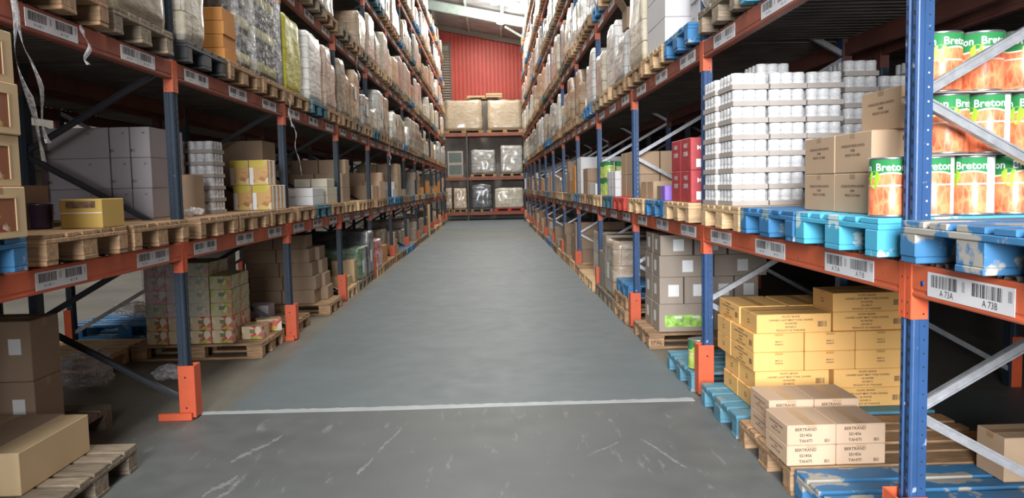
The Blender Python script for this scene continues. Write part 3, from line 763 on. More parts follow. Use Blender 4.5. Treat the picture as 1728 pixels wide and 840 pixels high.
def load(side, y, level, colour, h, where, w_=0.74, d=1.12, z=None, x=None, variant=None, ax=None, label=None, front=0.055):
    """film wrapped load standing on a pallet; y = its near edge"""
    v = random.randrange(4) if variant is None else variant
    hh = round(h * 10) / 10
    key = (colour, v, hh, w_, d)
    if key not in LOADS: LOADS[key] = load_mesh(d, w_, hh, LM[colour], hash((v, int(hh * 100))) % 997 + len(colour), KINDS[colour][1] * 0.7, (0.0, 0.0, 0.03, 0.0)[v], (0.0, 0.02, 0.10, 0.0)[v], 14 if KINDS[colour][0] != 'carton' or v == 1 else 10, 'ridge' if (KINDS[colour][0] == 'sack' or (v == 1 and colour != 'yellow-green')) else ('box', 'box', 'corner', 'step')[v])
    zz = (deck_top(side, level) + PH + 0.001) if z is None else z
    o = put('wrapped_%s_load' % KINDS[colour][0], LOADS[key], None, (X(side, -front + d / 2) if x is None else x, y + w_ / 2, zz))
    if rl.random() < 0.4 and y < 22:
        pw, ph = rl.choice(((0.10, 0.14), (0.16, 0.11), (0.2, 0.2)))
        if ('pl', pw) not in PROTO: m_ = MB(); m_.box(-0.0006, -pw / 2, -ph / 2, 0.0006, pw / 2, ph / 2); PROTO[('pl', pw)] = m_.mesh('paper_label', M_PAPER)
        put('paper_label', PROTO[('pl', pw)], o, (-(1 if side > 0 else -1) * (d / 2 + 0.0095), rl.uniform(-0.2, 0.2), hh * rl.uniform(0.4, 0.6)))
    return tag(o, label or ('%s film-wrapped load, %s' % (colour, where)), 'wrapped load', 'film wrapped pallet loads')
rl = random.Random(21)
def where(side, level, k, j):
    return '%s rack, %s shelf, %s bay, %s place' % (SIDE(side), ORD[level - 1] if level > 1 else 'lowest', ORD[k + 1], ('near', 'middle', 'far')[j])
def slot_y(side, k, j):
    return slots(side, k)[0] + (0.05, 0.955, 1.86)[j]
PALC = ['brown wood'] * 6 + ['pale new wood'] * 2 + ['dark old wood'] * 3 + ['blue painted', 'dark teal painted']
COLS = {1: ['cream'] * 4 + ['white'] * 4 + ['tan'] * 4 + ['grey'] * 4 + ['warm'] * 2 + ['brown'], -1: ['cream'] * 4 + ['white'] * 2 + ['tan'] * 4 + ['grey'] * 4 + ['pinkish'] * 3 + ['warm'] * 3 + ['brown'] * 2}
DONE = set()
rr = random.Random(11)
def high_levels():
    for side in (1, -1):
        Z = ZR if side > 0 else ZL
        for l in range(2, 7):
            for k in BAYS[side]:
                for j in range(3):
                    if (side, l, k, j) in DONE: continue
                    y = slot_y(side, k, j); zt = deck_top(side, l)
                    if not box_in_view(X(side, -0.08), y, zt, X(side, 0.5), y + 0.8, zt + 0.95): continue
                    det = k < 2
                    if l == 6 and (k < 5): continue
                    pal_c = rr.choice(PALC)
                    pallet(side, y, l, pal_c, 'on ' + where(side, l, k, j), 0.06 + rr.uniform(0, 0.05), det, label='%s pallet, %s' % (pal_c, where(side, l, k, j)))
                    if rr.random() < 0.05: continue
                    room = (Z[l] - zt - PH - 0.03) if l < 6 else 0.85
                    h = min(room - 0.1, rr.choice((0.5, 0.65, 0.75, 0.8, 0.9, 0.98)))
                    if l == 6: h = min(h, 0.8 if side < 0 else 0.6)
                    load(side, y + 0.03 + rr.uniform(-0.02, 0.02), l, rr.choice(COLS[side]), h, where(side, l, k, j), front=rr.uniform(0.0, 0.06)).rotation_euler.z = rr.uniform(-0.02, 0.02)

# ------------------------------------------------------------------ RIGHT RACK, floor level
pallet(1, 2.90, 0, 'worn blue painted', '', 0.07, True, label='worn blue pallet on the floor in front, supporting the lone brown carton')
pallet(1, 3.73, 0, 'brown wood', '', 0.08, True, label='brown wood pallet under the pale tan cartons, half of its boards bare')
pallet(1, 4.60, 0, 'faded blue', '', 0.075, True, label='faded blue pallet on the floor under the yellow tuna cartons')
mk_tuna = lambda: make_carton(0.455, 0.308, 0.1155, M_YEL, (
    ('near', ['PACIFIC BRAND', 'CANNED LIGHT MEAT TUNA CHUNKS', 'IN WATER', '6X1600 G.', 'PRODUCT OF THAILAND'], 0.0155, -0.02, 0.058), ('near', 'bars', 0.034, 0.172, 0.052),
    ('aisle-', ['MAIA O', 'PAPEETE'], 0.013, 0, 0.055), ('aisle+', ['MAIA O', 'PAPEETE'], 0.013, 0, 0.055)), 'x', M_YTAPE)
g = 'yellow tuna cartons'
def tuna(x, y, layer, short, label): carton('tuna', mk_tuna, x, y, 0.146 + layer * 0.1165, label, g, -PI / 2 if short else 0)
LAY = ['bottom', 'second', 'third', 'fourth', 'fifth', 'sixth']
for L in (0, 1):
    for i, x in enumerate((1.79, 2.275)):
        for j, y in enumerate((4.866, 5.18)):
            tuna(x + 0.01 * L, y, L, False, 'yellow tuna carton set lengthwise, %s layer, %s row, %s column from aisle' % (LAY[L], ('front', 'rear')[j], ORD[i].replace('nearest', 'first')))
for L in (2, 3):
    for i in range(3): tuna(1.717 + 0.314 * i, 4.94, L, True, 'yellow tuna carton set endwise, %s layer, front row, %s from the aisle' % (LAY[L], ORD[i].replace('nearest', 'first')))
    for i, x in enumerate((1.79, 2.26)): tuna(x, 5.33, L, False, 'yellow tuna carton behind the endwise ones, %s layer, %s from aisle' % (LAY[L], ORD[i].replace('nearest', 'first')))
tuna(1.81, 4.866, 4, False, 'brightest yellow tuna carton on top at the front, full print showing')
tuna(1.735, 5.275, 4, True, 'yellow tuna carton on top, endwise, next to the blue upright')
tuna(2.06, 5.275, 4, True, 'yellow tuna carton on top, endwise, behind the brightest one')
tuna(2.285, 4.89, 4, False, 'shaded yellow tuna carton under the topmost one')
tuna(2.285, 4.89, 5, False, 'topmost yellow tuna carton, in shade beneath the orange beam')
BT = ['BERTRAND', 'SS1456', 'TAHITI']; BS = ['COQUILLE DE CRISTAL DE PASTA', 'CHINE', 'PRODUCT OF CHINE']
mk_b = lambda h: (lambda: make_carton(0.241, 0.305, h, M_BERT, (('near', BT, 0.021, -0.03, h * 0.5), ('near', 'bars', 0.016, 0.075, h * 0.22), ('aisle-', BS, 0.0125, 0, h * 0.52)), 'y', M_PTAPE))
for L in (0, 1):
    for i in (0, 1):
        carton('bert1', mk_b(0.1005), 1.525 + 0.2435 * i, 3.89, 0.146 + L * 0.1015, 'pale tan BERTRAND carton in front, %s layer, %s' % (('lower', 'upper')[L], ('beside the aisle', 'further in')[i]), 'pale tan BERTRAND cartons on the floor pallet')
        carton('bert2', mk_b(0.112), 1.565 + 0.2435 * i, 4.255, 0.146 + L * 0.113, 'pale tan BERTRAND carton in the back pair, %s layer, %s' % (('lower', 'upper')[L], ('beside the aisle', 'further in')[i]), 'pale tan BERTRAND cartons on the floor pallet')
carton('lonebrown', lambda: make_carton(0.40, 0.21, 0.205, M_TAN, (('near', ['SS', 'MADE'], 0.02, 0.07, 0.07),), 'x'), 2.49, 3.555, 0.146, 'lone brown carton on the front blue pallet behind the steel brace', None)
# bay 1
pallet(1, 5.70, 0, 'faded blue', '', 0.07, True, label='small stretch of faded blue pallet by the orange guard, under the green can')
pallet(1, 7.24, 0, 'brown wood', '', 0.075, True, label='wooden pallet stamped EPAL under the greyish labelled cartons', stamp=True)
def mk_g(lx, ly, h, pap=True, strip=False):
    def f():
        r = make_carton(lx, ly, h, M_GREYC, (), 'y', M_GREYC, (('near', 0.10, 0.11, 0.02, h * 0.5), ('aisle-', 0.09, 0.10, 0.03, h * 0.5)) if pap else (('aisle-', 0.09, 0.10, 0.03, h * 0.5),))
        if strip:
            m = MATS.get('green_print') or simple('green_print', (0.35, 0.62, 0.12), 0.5, 0, 0.5, 22)
            mb = MB(); mb.box(-0.20, -ly / 2 - 0.001, h * 0.18, 0.19, -ly / 2 - 0.0002, h * 0.60); mb.build('green_picture_strip', m, r)
            for q in (-0.11, 0.06):
                mb = MB(); mb.box(q, -ly / 2 - 0.0016, h * 0.48, q + 0.07, -ly / 2 - 0.0011, h * 0.56); mb.build('white_print', M_PAPER, r)
        return r
    return f
g = 'greyish cartons with white labels'
for i, x in enumerate((1.785, 2.30)):
    for j, y in enumerate((7.47, 7.815)):
        p = '%s row, %s from aisle' % (('front', 'rear')[j], ('first', 'second')[i])
        carton('g1', mk_g(0.505, 0.335, 0.26, False, True), x, y, 0.146, 'greyish carton with green picture strip, bottom of stack, ' + p, g)
        carton('g3', mk_g(0.49, 0.325, 0.20), x, y, 0.659, 'wide greyish carton with white label, third layer, ' + p, g)
for i in range(4):
    for j, y in enumerate((7.47, 7.815)): carton('g2', mk_g(0.222, 0.33, 0.25), 1.65 + 0.235 * i, y, 0.4075, 'narrow greyish carton with white label, second layer, %s row, %s from aisle' % (('front', 'rear')[j], ORD[i].replace('nearest', 'first')), g)
for i in range(3):
    for j, y in enumerate((7.47, 7.815)): carton('g4', mk_g(0.30, 0.32, 0.19), 1.70 + 0.32 * i, y, 0.861, 'greyish carton with white label, top layer, %s row, %s from aisle' % (('front', 'rear')[j], ORD[i].replace('nearest', 'first')), g)

# ------------------------------------------------------------------ big tin cans with carrot label
def can_label_mat(name, lo, hi, top, topz=0.158):
    m, nt, b = nodes(name)
    tc = N(nt, 'ShaderNodeTexCoord'); sx = N(nt, 'ShaderNodeSeparateXYZ'); nt.links.new(tc.outputs['Object'], sx.inputs[0])
    wv = N(nt, 'ShaderNodeTexNoise'); wv.inputs['Scale'].default_value = 14; wv.inputs['Detail'].default_value = 3
    nt.links.new(tc.outputs['Object'], wv.inputs['Vector'])
    vo = N(nt, 'ShaderNodeTexVoronoi', feature='DISTANCE_TO_EDGE'); vo.inputs['Scale'].default_value = 46
    mp = N(nt, 'ShaderNodeMapping'); mp.inputs['Scale'].default_value = (1, 1, 0.4); nt.links.new(tc.outputs['Object'], mp.inputs[0]); nt.links.new(mp.outputs[0], vo.inputs['Vector'])
    car = ramp(nt, wv.outputs[0], [(0.35, lo), (0.65, hi)]).outputs[0]
    st = ramp(nt, vo.outputs['Distance'], [(0.02, (0.40, 0.40, 0.40)), (0.16, (0, 0, 0))]).outputs[0]
    car = mixc(nt, st, car, (0.90, 0.42, 0.20))
    at = N(nt, 'ShaderNodeMath', operation='ARCTAN2'); nt.links.new(sx.outputs[1], at.inputs[0]); nt.links.new(sx.outputs[0], at.inputs[1])
    # top band with a curved lower edge
    cs = N(nt, 'ShaderNodeMath', operation='COSINE'); m2 = N(nt, 'ShaderNodeMath', operation='MULTIPLY'); m2.inputs[1].default_value = 2; nt.links.new(at.outputs[0], m2.inputs[0]); nt.links.new(m2.outputs[0], cs.inputs[0])
    ad = N(nt, 'ShaderNodeMath', operation='MULTIPLY_ADD'); ad.inputs[1].default_value = 0.010; nt.links.new(cs.outputs[0], ad.inputs[0]); nt.links.new(sx.outputs[2], ad.inputs[2])
    def step(s_, e, w_=0.0008):
        q = N(nt, 'ShaderNodeMapRange'); q.inputs[1].default_value = e - w_; q.inputs[2].default_value = e + w_; nt.links.new(s_, q.inputs[0]); return q.outputs[0]
    c = mixc(nt, step(ad.outputs[0], topz - 0.006), car, (0.85, 0.88, 0.60))
    c = mixc(nt, step(ad.outputs[0], topz), c, top)
    # white stripe near the foot and the plain white panel with the small print
    zs = N(nt, 'ShaderNodeMath', operation='COMPARE'); zs.inputs[1].default_value = 0.118; zs.inputs[2].default_value = 0.003; nt.links.new(sx.outputs[2], zs.inputs[0])
    c = mixc(nt, zs.outputs[0], c, (0.85, 0.60, 0.50))
    pn = N(nt, 'ShaderNodeMath', operation='COMPARE'); pn.inputs[1].default_value = -0.55; pn.inputs[2].default_value = 0.30; nt.links.new(at.outputs[0], pn.inputs[0])
    c = mixc(nt, pn.outputs[0], c, (0.86, 0.86, 0.86))
    nt.links.new(c, b.inputs['Base Color']); b.inputs['Roughness'].default_value = 0.32
    return m
M_CARROT = can_label_mat('carrot_can_label', (0.66, 0.09, 0.04), (0.90, 0.30, 0.13), (0.035, 0.25, 0.08))
M_GREENCAN = can_label_mat('green_can_label', (0.20, 0.42, 0.05), (0.50, 0.72, 0.20), (0.05, 0.24, 0.08))
CR, CH = 0.0775, 0.224
def wrap_text(me, r, z):
    me = me.copy()
    for v in me.vertices:
        a = -PI / 2 + v.co.x / r; hh = v.co.z; v.co = (r * math.cos(a), r * math.sin(a), z + hh)
    return me
def make_can(mat, word='Breton'):
    mb = MB(); mb.lathe([(CR - 0.004, 0), (CR, 0.003), (CR, 0.007), (CR - 0.0015, 0.009), (CR - 0.0015, CH - 0.009), (CR, CH - 0.007), (CR, CH - 0.002), (CR - 0.003, CH), (CR - 0.005, CH - 0.003)], 28, mats=[1, 1, 1, 0, 1, 1, 1, 1])
    r = mb.build('tin_can', [mat, M_CANM])
    for a0 in (0.0, -1.75):
        o = put('brand_lettering', wrap_text(text_mesh([word], 0.040, M_PAPER, 1.3, 0.02), CR - 0.0006, 0.185), r); o.rotation_euler = (0, 0, a0 * 1.0)
    leaf = MB(); pts = []
    for i in range(14):
        t = i / 13 * 2 * PI; pts.append((0.026 * math.sin(t) * (1 + 0.4 * math.cos(t)), 0.034 * math.cos(t)))
    for a0, m_ in ((-0.85, 0),):
        leaf.add([((CR - 0.0006) * math.cos(-PI / 2 + x / CR + a0), (CR - 0.0006) * math.sin(-PI / 2 + x / CR + a0), 0.140 + z) for x, z in pts], [tuple(range(14))], 0)
    leaf.build('leaf_print', simple('lime_leaf', (0.35, 0.62, 0.05), 0.4), r)
    return r
M_CARROT2 = M_CARROT
deck1 = deck_top(1, 1)
pt1 = deck1 + PH + 0.001
pallet(1, 1.935, 1, 'worn blue painted', '', 0.075, True, label='worn blue pallet on the lowest shelf, closest to camera, under the carrot cans')
pallet(1, 2.885, 1, 'light blue painted', '', 0.08, True, label='light blue pallet on the right rack beside the blue upright')
pallet(1, 3.715, 1, 'blue painted', '', 0.08, True, label='blue pallet between the light blue pallet and the EPAL pallet')
pallet(1, 4.55, 1, 'pale new wood', '', 0.08, True, label='pale wooden pallet stamped EPAL under the white can trays', stamp=True)
for L in range(3):
    for i in range(7 if L < 2 else 6):
        if L and i == 0: continue
        x = 1.512 + 0.1575 * i + (0, 0.055, 0.03)[L] ; z = pt1 + L * (CH + 0.005)
        a = (-0.45, 0.35, -0.25, 0.15, -0.6, 0.6, 0.1)[(i * 2 + L * 3) % 7]
        o = inst('carrotcan', lambda: make_can(M_CARROT), (x, 2.985 + 0.006 * L, z), a)
        tag(o, 'large carrot tin can, %s row of three, %s can from the aisle' % (('bottom', 'middle', 'top')[L], ORD[i].replace('nearest', 'first')), 'can', 'carrot cans at the camera end of the right rack')
for L in (1, 2):
    mb = MB(); z = pt1 + L * (CH + 0.005) - 0.0045; mb.cbox(1.585, 2.91, z, 2.60, 3.07, z + 0.004, 0.001); tag(mb.build('divider_sheet', M_TRAY), 'thin grey card sheet under the %s row of carrot cans' % ('middle', 'top')[L - 1], 'card sheet')
# green can in film on the floor pallet
o = inst('greencan', lambda: make_can(M_GREENCAN, ''), (1.52, 5.84, PH + 0.001), 0.3); tag(o, 'large green tin can on the floor pallet beside the orange guard', 'can')
# cartons on the two blue pallets
mk_c = lambda: make_carton(0.42, 0.342, 0.170, M_TAN, (('aisle-', ['COQUILLE DE CRISTAL DE PASTA', 'CHINE', 'PRODUCT OF CHINE'], 0.0145, 0, 0.095), ('near', ['BERTRAND', '8ETTI', 'TAHITI'], 0.026, -0.02, 0.10)), 'x', M_TAN2)
g = 'tan cartons on the lowest shelf of the right rack'
for L in (0, 1):
    for j in range(2): carton('coq', mk_c, 1.745, 3.355 + 0.346 * j, pt1 + L * 0.171, 'tan printed carton on the blue pallets, %s layer, %s' % (('bottom', 'second')[L], ('closer to the carrot cans', 'closer to the white cans')[j]), g)
    carton('coq', mk_c, 2.18, 3.36, pt1 + L * 0.171, 'tan printed carton deeper in the shelf, %s layer' % ('bottom', 'second')[L], g)
carton('coq', mk_c, 1.84, 3.31, pt1 + 0.342, 'tan printed carton on top, set back from the aisle', g)

# ------------------------------------------------------------------ white can trays
def make_tray(nx, ny, mat_can=None, full=False):
    d = 0.0705; lx, ly = nx * d + 0.006, ny * d + 0.006; r = empty('can_tray')
    mb = MB(); t = 0.002; hz = 0.030
    mb.box(-lx / 2, -ly / 2, 0, lx / 2, ly / 2, t)
    mb.box(-lx / 2, -ly / 2, t, lx / 2, -ly / 2 + t, hz); mb.box(-lx / 2, ly / 2 - t, t, lx / 2, ly / 2, hz); mb.box(-lx / 2, -ly / 2 + t, t, -lx / 2 + t, ly / 2 - t, hz); mb.box(lx / 2 - t, -ly / 2 + t, t, lx / 2, ly / 2 - t, hz)
    mb.build('tray', M_TRAY, r)
    if 'can' not in PROTO:
        c = MB(); R = 0.0342
        c.lathe([(R - 0.002, 0.0), (R, 0.002), (R, 0.045), (R - 0.0035, 0.048), (R - 0.0035, 0.050), (R, 0.053), (R, 0.0915), (R - 0.002, 0.0935), (R - 0.004, 0.0925)], 14, mats=[1, 0, 0, 1, 0, 0, 0, 1])
        PROTO['can'] = c.mesh('can', [M_CANW, M_CANM])
    for i in range(nx):
        for j in range(ny):
            if 0 < i < nx - 1 and 0 < j < ny - 1: continue
            put('can', PROTO['can'], r, ((i - (nx - 1) / 2) * d, (j - (ny - 1) / 2) * d, t + 0.0003))
    # shrink film draped tight over the cans
    e = 0.0016; fm = MB()
    prof = []
    R2 = 0.0355
    for i in range(nx):
        cx = (i - (nx - 1) / 2) * d
        for a in (-0.45, 0.0, 0.45): prof.append((cx + R2 * math.sin(a * 1.6), -(ny * d) / 2 + R2 - R2 * math.cos(a * 1.6) - e))
    def ring(z, k):
        pts = [(x, y) for x, y in prof]
        side = []
        for j in range(ny):
            cy = (j - (ny - 1) / 2) * d
            for a in (-0.45, 0.0, 0.45): side.append(((nx * d) / 2 - R2 + R2 * math.cos(a * 1.6) + e, cy + R2 * math.sin(a * 1.6)))
        pts = pts + side + [(-x, -y) for x, y in prof] + [(-x, -y) for x, y in side]
        return [(x * k, y * k, z) for x, y in pts]
    rs = [ring(0.0315, 1.0), ring(0.06, 1.0), ring(0.088, 1.0), ring(0.0965, 0.97)]; n = len(rs[0])
    vs = sum(rs, []); fs = [(k * n + i, k * n + (i + 1) % n, (k + 1) * n + (i + 1) % n, (k + 1) * n + i) for k in range(3) for i in range(n)]
    fm.add(vs, fs + [tuple(range(3 * n, 4 * n))], 0, True); fm.build('shrink_film', M_FILMT, r)
    return r
g = 'shrink wrapped white can trays'
def tray(x, y, L, label, nx=3, ny=4, dz=0.0): o = inst(('tray', nx, ny), lambda: make_tray(nx, ny), (x, y, pt1 + dz + L * 0.0985), 0); o.rotation_euler.z = random.uniform(-0.015, 0.015); return tag(o, label, 'tray of cans', g)
TL = ['bottom', 'second', 'third', 'fourth', 'fifth', 'sixth', 'seventh', 'eighth', 'ninth']
for L in range(8):
    for i in range(3): tray(1.545 + 0.2245 * i + random.uniform(-0.003, 0.006), 4.87, L, 'tray of white cans, front stack, %s layer, %s column from aisle' % (TL[L], ('first', 'second', 'third')[i]))
    tray(1.53, 5.175, L, 'tray of white cans, aisle side of the rear stack, %s layer' % TL[L])
for L in range(7, 9):
    tray(1.80, 5.19, L, 'tray of white cans on the rear stack, %s layer, in from aisle' % TL[L])
for L in range(3, 9):
    for i in range(3): 
        if L == 8 and i == 1: continue
        tray(2.33 + 0.2245 * i, 5.12, L, 'dim tray of cans at the back of the shelf, %s layer, %s column' % (TL[L], ('first', 'second', 'third')[i]))
mb = MB(); mb.cbox(2.21, 4.97, pt1, 2.62, 5.27, pt1 + 0.2945, 0.003)
tag(mb.build('carton', M_TAN2), 'brown carton low at the back, under the dim can trays', 'box')
mb = MB(); mb.cbox(2.70, 4.99, pt1, 2.885, 5.27, pt1 + 0.2945, 0.003); tag(mb.build('carton', M_TAN2), 'small brown carton deepest in the shelf, under the dim can trays', 'box')
mb = MB(); mb.cbox(1.70, 5.05, pt1, 2.10, 5.30, pt1 + 0.689, 0.003); tag(mb.build('carton', M_TAN2), 'tall brown carton hidden behind the white can trays', 'box')

# ------------------------------------------------------------------ RIGHT RACK, lowest shelf, further bays
pallet(1, 5.70, 1, 'pale new wood', '', 0.085, True, label='pale wood pallet under the red boxes')
pallet(1, 6.55, 1, 'blue painted', '', 0.085, True, label='blue pallet under the purple box')
pallet(1, 7.46, 1, 'pale new wood', '', 0.085, True, label='pale wood pallet under the tan cartons behind the purple box')
def mk_red():
    r = make_carton(0.20, 0.30, 0.235, M_DRED, (), None)
    text_on(r, ['MAXI', 'CREME'], 0.045, 'aisle-', (-0.1009, 0, 0.15), M_PAPER); text_on(r, ['MAXI'], 0.045, 'near', (0, -0.1509, 0.16), M_PAPER)
    mb = MB(); mb.box(-0.06, -0.1509, 0.02, 0.06, -0.1502, 0.08); mb.build('white_picture', M_PAPER, r)
    return r
for L in (0, 1):
    for j in (0, 1): carton('redbox', mk_red, 1.545 + 0.0, 5.90 + 0.31 * j, pt1 + L * 0.236, 'red printed box, %s of its pair, %s' % (('lower', 'upper')[L], ('beside the white cans', 'beside the purple box')[j]), 'red boxes on the shelf')
carton('purple', lambda: make_carton(0.24, 0.17, 0.125, M_PURP, (), None), 1.56, 6.68, pt1, 'small purple box on the blue pallet')
carton('plainbrown', lambda: make_carton(0.20, 0.17, 0.125, M_TAN2, (), None), 1.555, 6.90, pt1, 'small brown box directly behind the purple box')
carton('lowt', lambda: make_carton(0.34, 0.30, 0.165, M_TAN, (), 'x', M_TAN2, ()), 1.70, 7.66, pt1, 'low tan carton past the purple box, before the red pallet')
carton('lowt', None, 1.70, 7.98, pt1, 'low tan carton just before the third blue upright')
carton('lowt', None, 2.06, 7.70, pt1, 'low tan carton deeper in the shelf, past the purple box')
# bay 2
pallet(1, 8.53, 1, 'red painted', '', 0.085, True, label='red painted pallet on the right rack')
g = 'tan cartons above the red pallet'
mk_t = lambda: make_carton(0.30, 0.34, 0.245, M_TAN, (), 'x', M_TAN2, ())
for L in (0, 1):
    for i in range(3): carton('tanb', mk_t, 1.665 + 0.31 * i, 8.74, pt1 + L * 0.247, 'tan carton above the red pallet, %s layer, %s from aisle' % (('lower', 'upper')[L], ORD[i].replace('nearest', 'first')), g)
    carton('tanb', mk_t, 1.665, 9.10, pt1 + L * 0.247, 'tan carton at the far aisle corner of the red pallet, %s layer' % ('lower', 'upper')[L], g)
pallet(1, 9.43, 1, 'dark teal painted', '', 0.08, False, label='dark teal pallet behind the red pallet')
pallet(1, 10.34, 1, 'pale new wood', '', 0.085, False, label='pale wood pallet under the green tin cans')
for i in range(2):
    for j in range(3):
        for L in range(2): o = inst('greencan', None, (1.55 + i * 0.16, 10.45 + 0.16 * j, pt1 + L * (CH + 0.002)), i + j * 0.5); tag(o, 'green tin can on the pale pallet, %s layer, %s row, %s file' % (('lower', 'upper')[L], ORD[j], ('aisle', 'inner')[i]), 'can', 'green tin cans on the shelf')
for j in range(3):
    for L in range(3): carton('wsm', lambda: make_carton(0.26, 0.2, 0.10, M_WHITEC, (), None, None, ()), 1.60, 9.55 + 0.22 * j, pt1 + L * 0.101, 'small white carton on the teal pallet, %s layer, %s' % (('lower', 'middle', 'upper')[L], ORD[j]), 'small white cartons')
# floor, bay 2: pallets stacked
pallet(1, 8.56, 0, 'brown wood', '', 0.08, True, label='brown wood pallet on the floor, lowest of a stack of three')
pallet(1, 8.60, 0, 'brown wood', '', 0.06, True, z=0.1445, label='brown wood pallet in the middle of a stack of three')
pallet(1, 8.50, 0, 'blue painted', '', 0.05, True, z=0.289, label='blue pallet topping a stack of two brown pallets')
load(1, 9.53, 0, 'tan', 0.7, '', label='tall film-wrapped tan load on the floor behind the stacked pallets', z=PH + 0.001)
pallet(1, 9.50, 0, 'dark old wood', '', 0.07, False, label='dark pallet on the floor behind the stacked blue pallet')

# ------------------------------------------------------------------ generic goods of the low levels, further in
CART = [('tan', M_TAN), ('brown', M_TAN2), ('pale tan', M_BERT), ('white', M_WHITEC), ('orange', M_ORC), ('greyish', M_GREYC)]
SZ = [(0.38, 0.28, 0.20), (0.30, 0.24, 0.16), (0.44, 0.34, 0.24)]
def goods(side, level, k, j, r):
    y = slot_y(side, k, j); z = deck_top(side, level)
    pc = r.choice(PALC); lv = 'floor' if level == 0 else 'lowest shelf'
    wh = '%s rack, %s, %s bay, %s place' % (SIDE(side), lv, ORD[k + 1], ('near', 'middle', 'far')[j])
    pallet(side, y, level, pc, '', 0.05 + r.uniform(0, 0.05), k < 2, label='%s pallet, %s' % (pc, wh))
    q = r.random(); room = (ZR if side > 0 else ZL)[0] - PH - 0.03 if level == 0 else 0.98
    if q < 0.25:
        load(side, y + 0.03, level, r.choice(['tan', 'brown', 'grey', 'cream', 'tan', 'dark']), min(room - 0.1, r.uniform(0.3, 0.7)), wh, front=-0.02 - r.uniform(0, 0.12)); return
    if q > 0.80: return
    c, m = r.choice(CART); lx, ly, h = r.choice(SZ); ny = int(0.78 / ly); nl = r.randint(1, min(3, int(room / h)))
    for L in range(nl):
        for a in range(ny):
            if L == nl - 1 and r.random() < 0.35: continue
            for b_ in range(1 if k > 4 else 2):
                carton((c, lx), lambda: make_carton(lx, ly, h, m, (), 'x'), X(side, -0.02 + lx / 2 + b_ * (lx + 0.01)), y + 0.02 + ly / 2 + a * (ly + 0.01), z + PH + 0.001 + L * (h + 0.001),
                       '%s carton, %s, %s layer, %s %s' % (c, wh.replace(' place', ''), ('bottom', 'second', 'third', 'top')[L], ORD[a].replace('nearest', 'first'), ('outer', 'inner')[b_]), 'cartons on the low levels')
rg = random.Random(5)
def low_levels():
    for side in (1, -1):
        for level in (0, 1):
            for k in BAYS[side]:
                for j in range(3):
                    if (side, level, k, j) in DONE or k < 2: continue
                    goods(side, level, k, j, rg)
    for (side, level, k, j) in ((1, 0, 1, 2), ):
        pass
for t in ((1, 1, 2, 0), (1, 1, 2, 1), (1, 1, 2, 2), (1, 0, 2, 0), (1, 0, 2, 1)): DONE.add(t)
# ------------------------------------------------------------------ RIGHT RACK, second shelf
def big_load(*a, **k): return load(*a, **k)
pallet(1, 3.74, 2, 'light blue painted', '', 0.075, True, label='light blue pallet on the second shelf, right rack, draped with torn film')
load(1, 3.77, 2, 'white', 0.9, '', label='pale wrapped load above the light blue pallet, right rack, second shelf')
pallet(1, 4.63, 2, 'dark old wood', '', 0.08, True, label='weathered grey pallet above the white can trays')
load(1, 4.66, 2, 'grey', 0.9, '', label='grey film-wrapped load above the white can trays')
pallet(1, 5.71, 2, 'blue painted', '', 0.08, True, label='blue pallet on the second shelf of the right rack, just past the upright')
mk_kn = lambda: make_carton(0.25, 0.24, 0.115, M_WHITEC, (), 'x', M_TRAY)
for L in range(7):
    for i in range(2):
        for j in range(2): carton('knob', mk_kn, X(1, 0.07 + 0.13 + i * 0.265) + 0.01 * (L % 2), 5.90 + 0.25 * j, deck_top(1, 2) + PH + 0.001 + L * 0.1165, 'small white carton above the blue pallet, %s layer, %s %s' % (TL[L], ('aisle', 'inner')[i], ('near', 'far')[j]), 'small white cartons on the second shelf')
pallet(1, 6.60, 2, 'pale new wood', '', 0.08, True, label='pale new pallet under the big white cartons, right rack')
for L in range(4):
    carton('bigw', lambda: make_carton(0.92, 0.74, 0.225, M_WHITEC, (), 'y', M_WHITEC), X(1, -0.04 + 0.46), 7.0, deck_top(1, 2) + PH + 0.001 + L * 0.227, 'big white carton on the second shelf, %s of four stacked' % ('lowest', 'second', 'third', 'topmost')[L], 'big white cartons')
pallet(1, 7.50, 2, 'brown wood', '', 0.08, True, label='brown pallet under the pale wrapped load next to the big white cartons')
load(1, 7.53, 2, 'cream', 0.9, '', label='pale cream film-wrapped load next to the big white cartons', variant=0)
pallet(1, 8.53, 2, 'brown wood', '', 0.07, True, label='brown pallet under the carton with raised flaps')
load(1, 8.56, 2, 'white', 0.5, '', label='low white film-wrapped load carrying the carton with raised flaps')
def mk_open():
    r = make_carton(0.34, 0.30, 0.22, M_TAN2, (), None)
    for s_ in (-1, 1):
        mb = MB(); a = 0.6
        mb.add([(s_ * 0.168, -0.148, 0.218), (s_ * 0.168, 0.148, 0.218), (s_ * 0.235, 0.148, 0.33), (s_ * 0.235, -0.148, 0.33), (s_ * 0.172, -0.148, 0.217), (s_ * 0.172, 0.148, 0.217), (s_ * 0.239, 0.148, 0.329), (s_ * 0.239, -0.148, 0.329)],
               [(0, 1, 2, 3), (7, 6, 5, 4), (0, 4, 5, 1), (1, 5, 6, 2), (2, 6, 7, 3), (3, 7, 4, 0)]); mb.build('flap', M_TAN2, r)
    return r
carton('open', mk_open, X(1, 0.18), 8.90, deck_top(1, 2) + PH + 0.56, 'opened brown carton with raised flaps on a low white load')
for j in (0, 1):
    for t in range(3 if j == 0 else 3): DONE.add((1, 2, j, t))
DONE.add((1, 2, 2, 0))

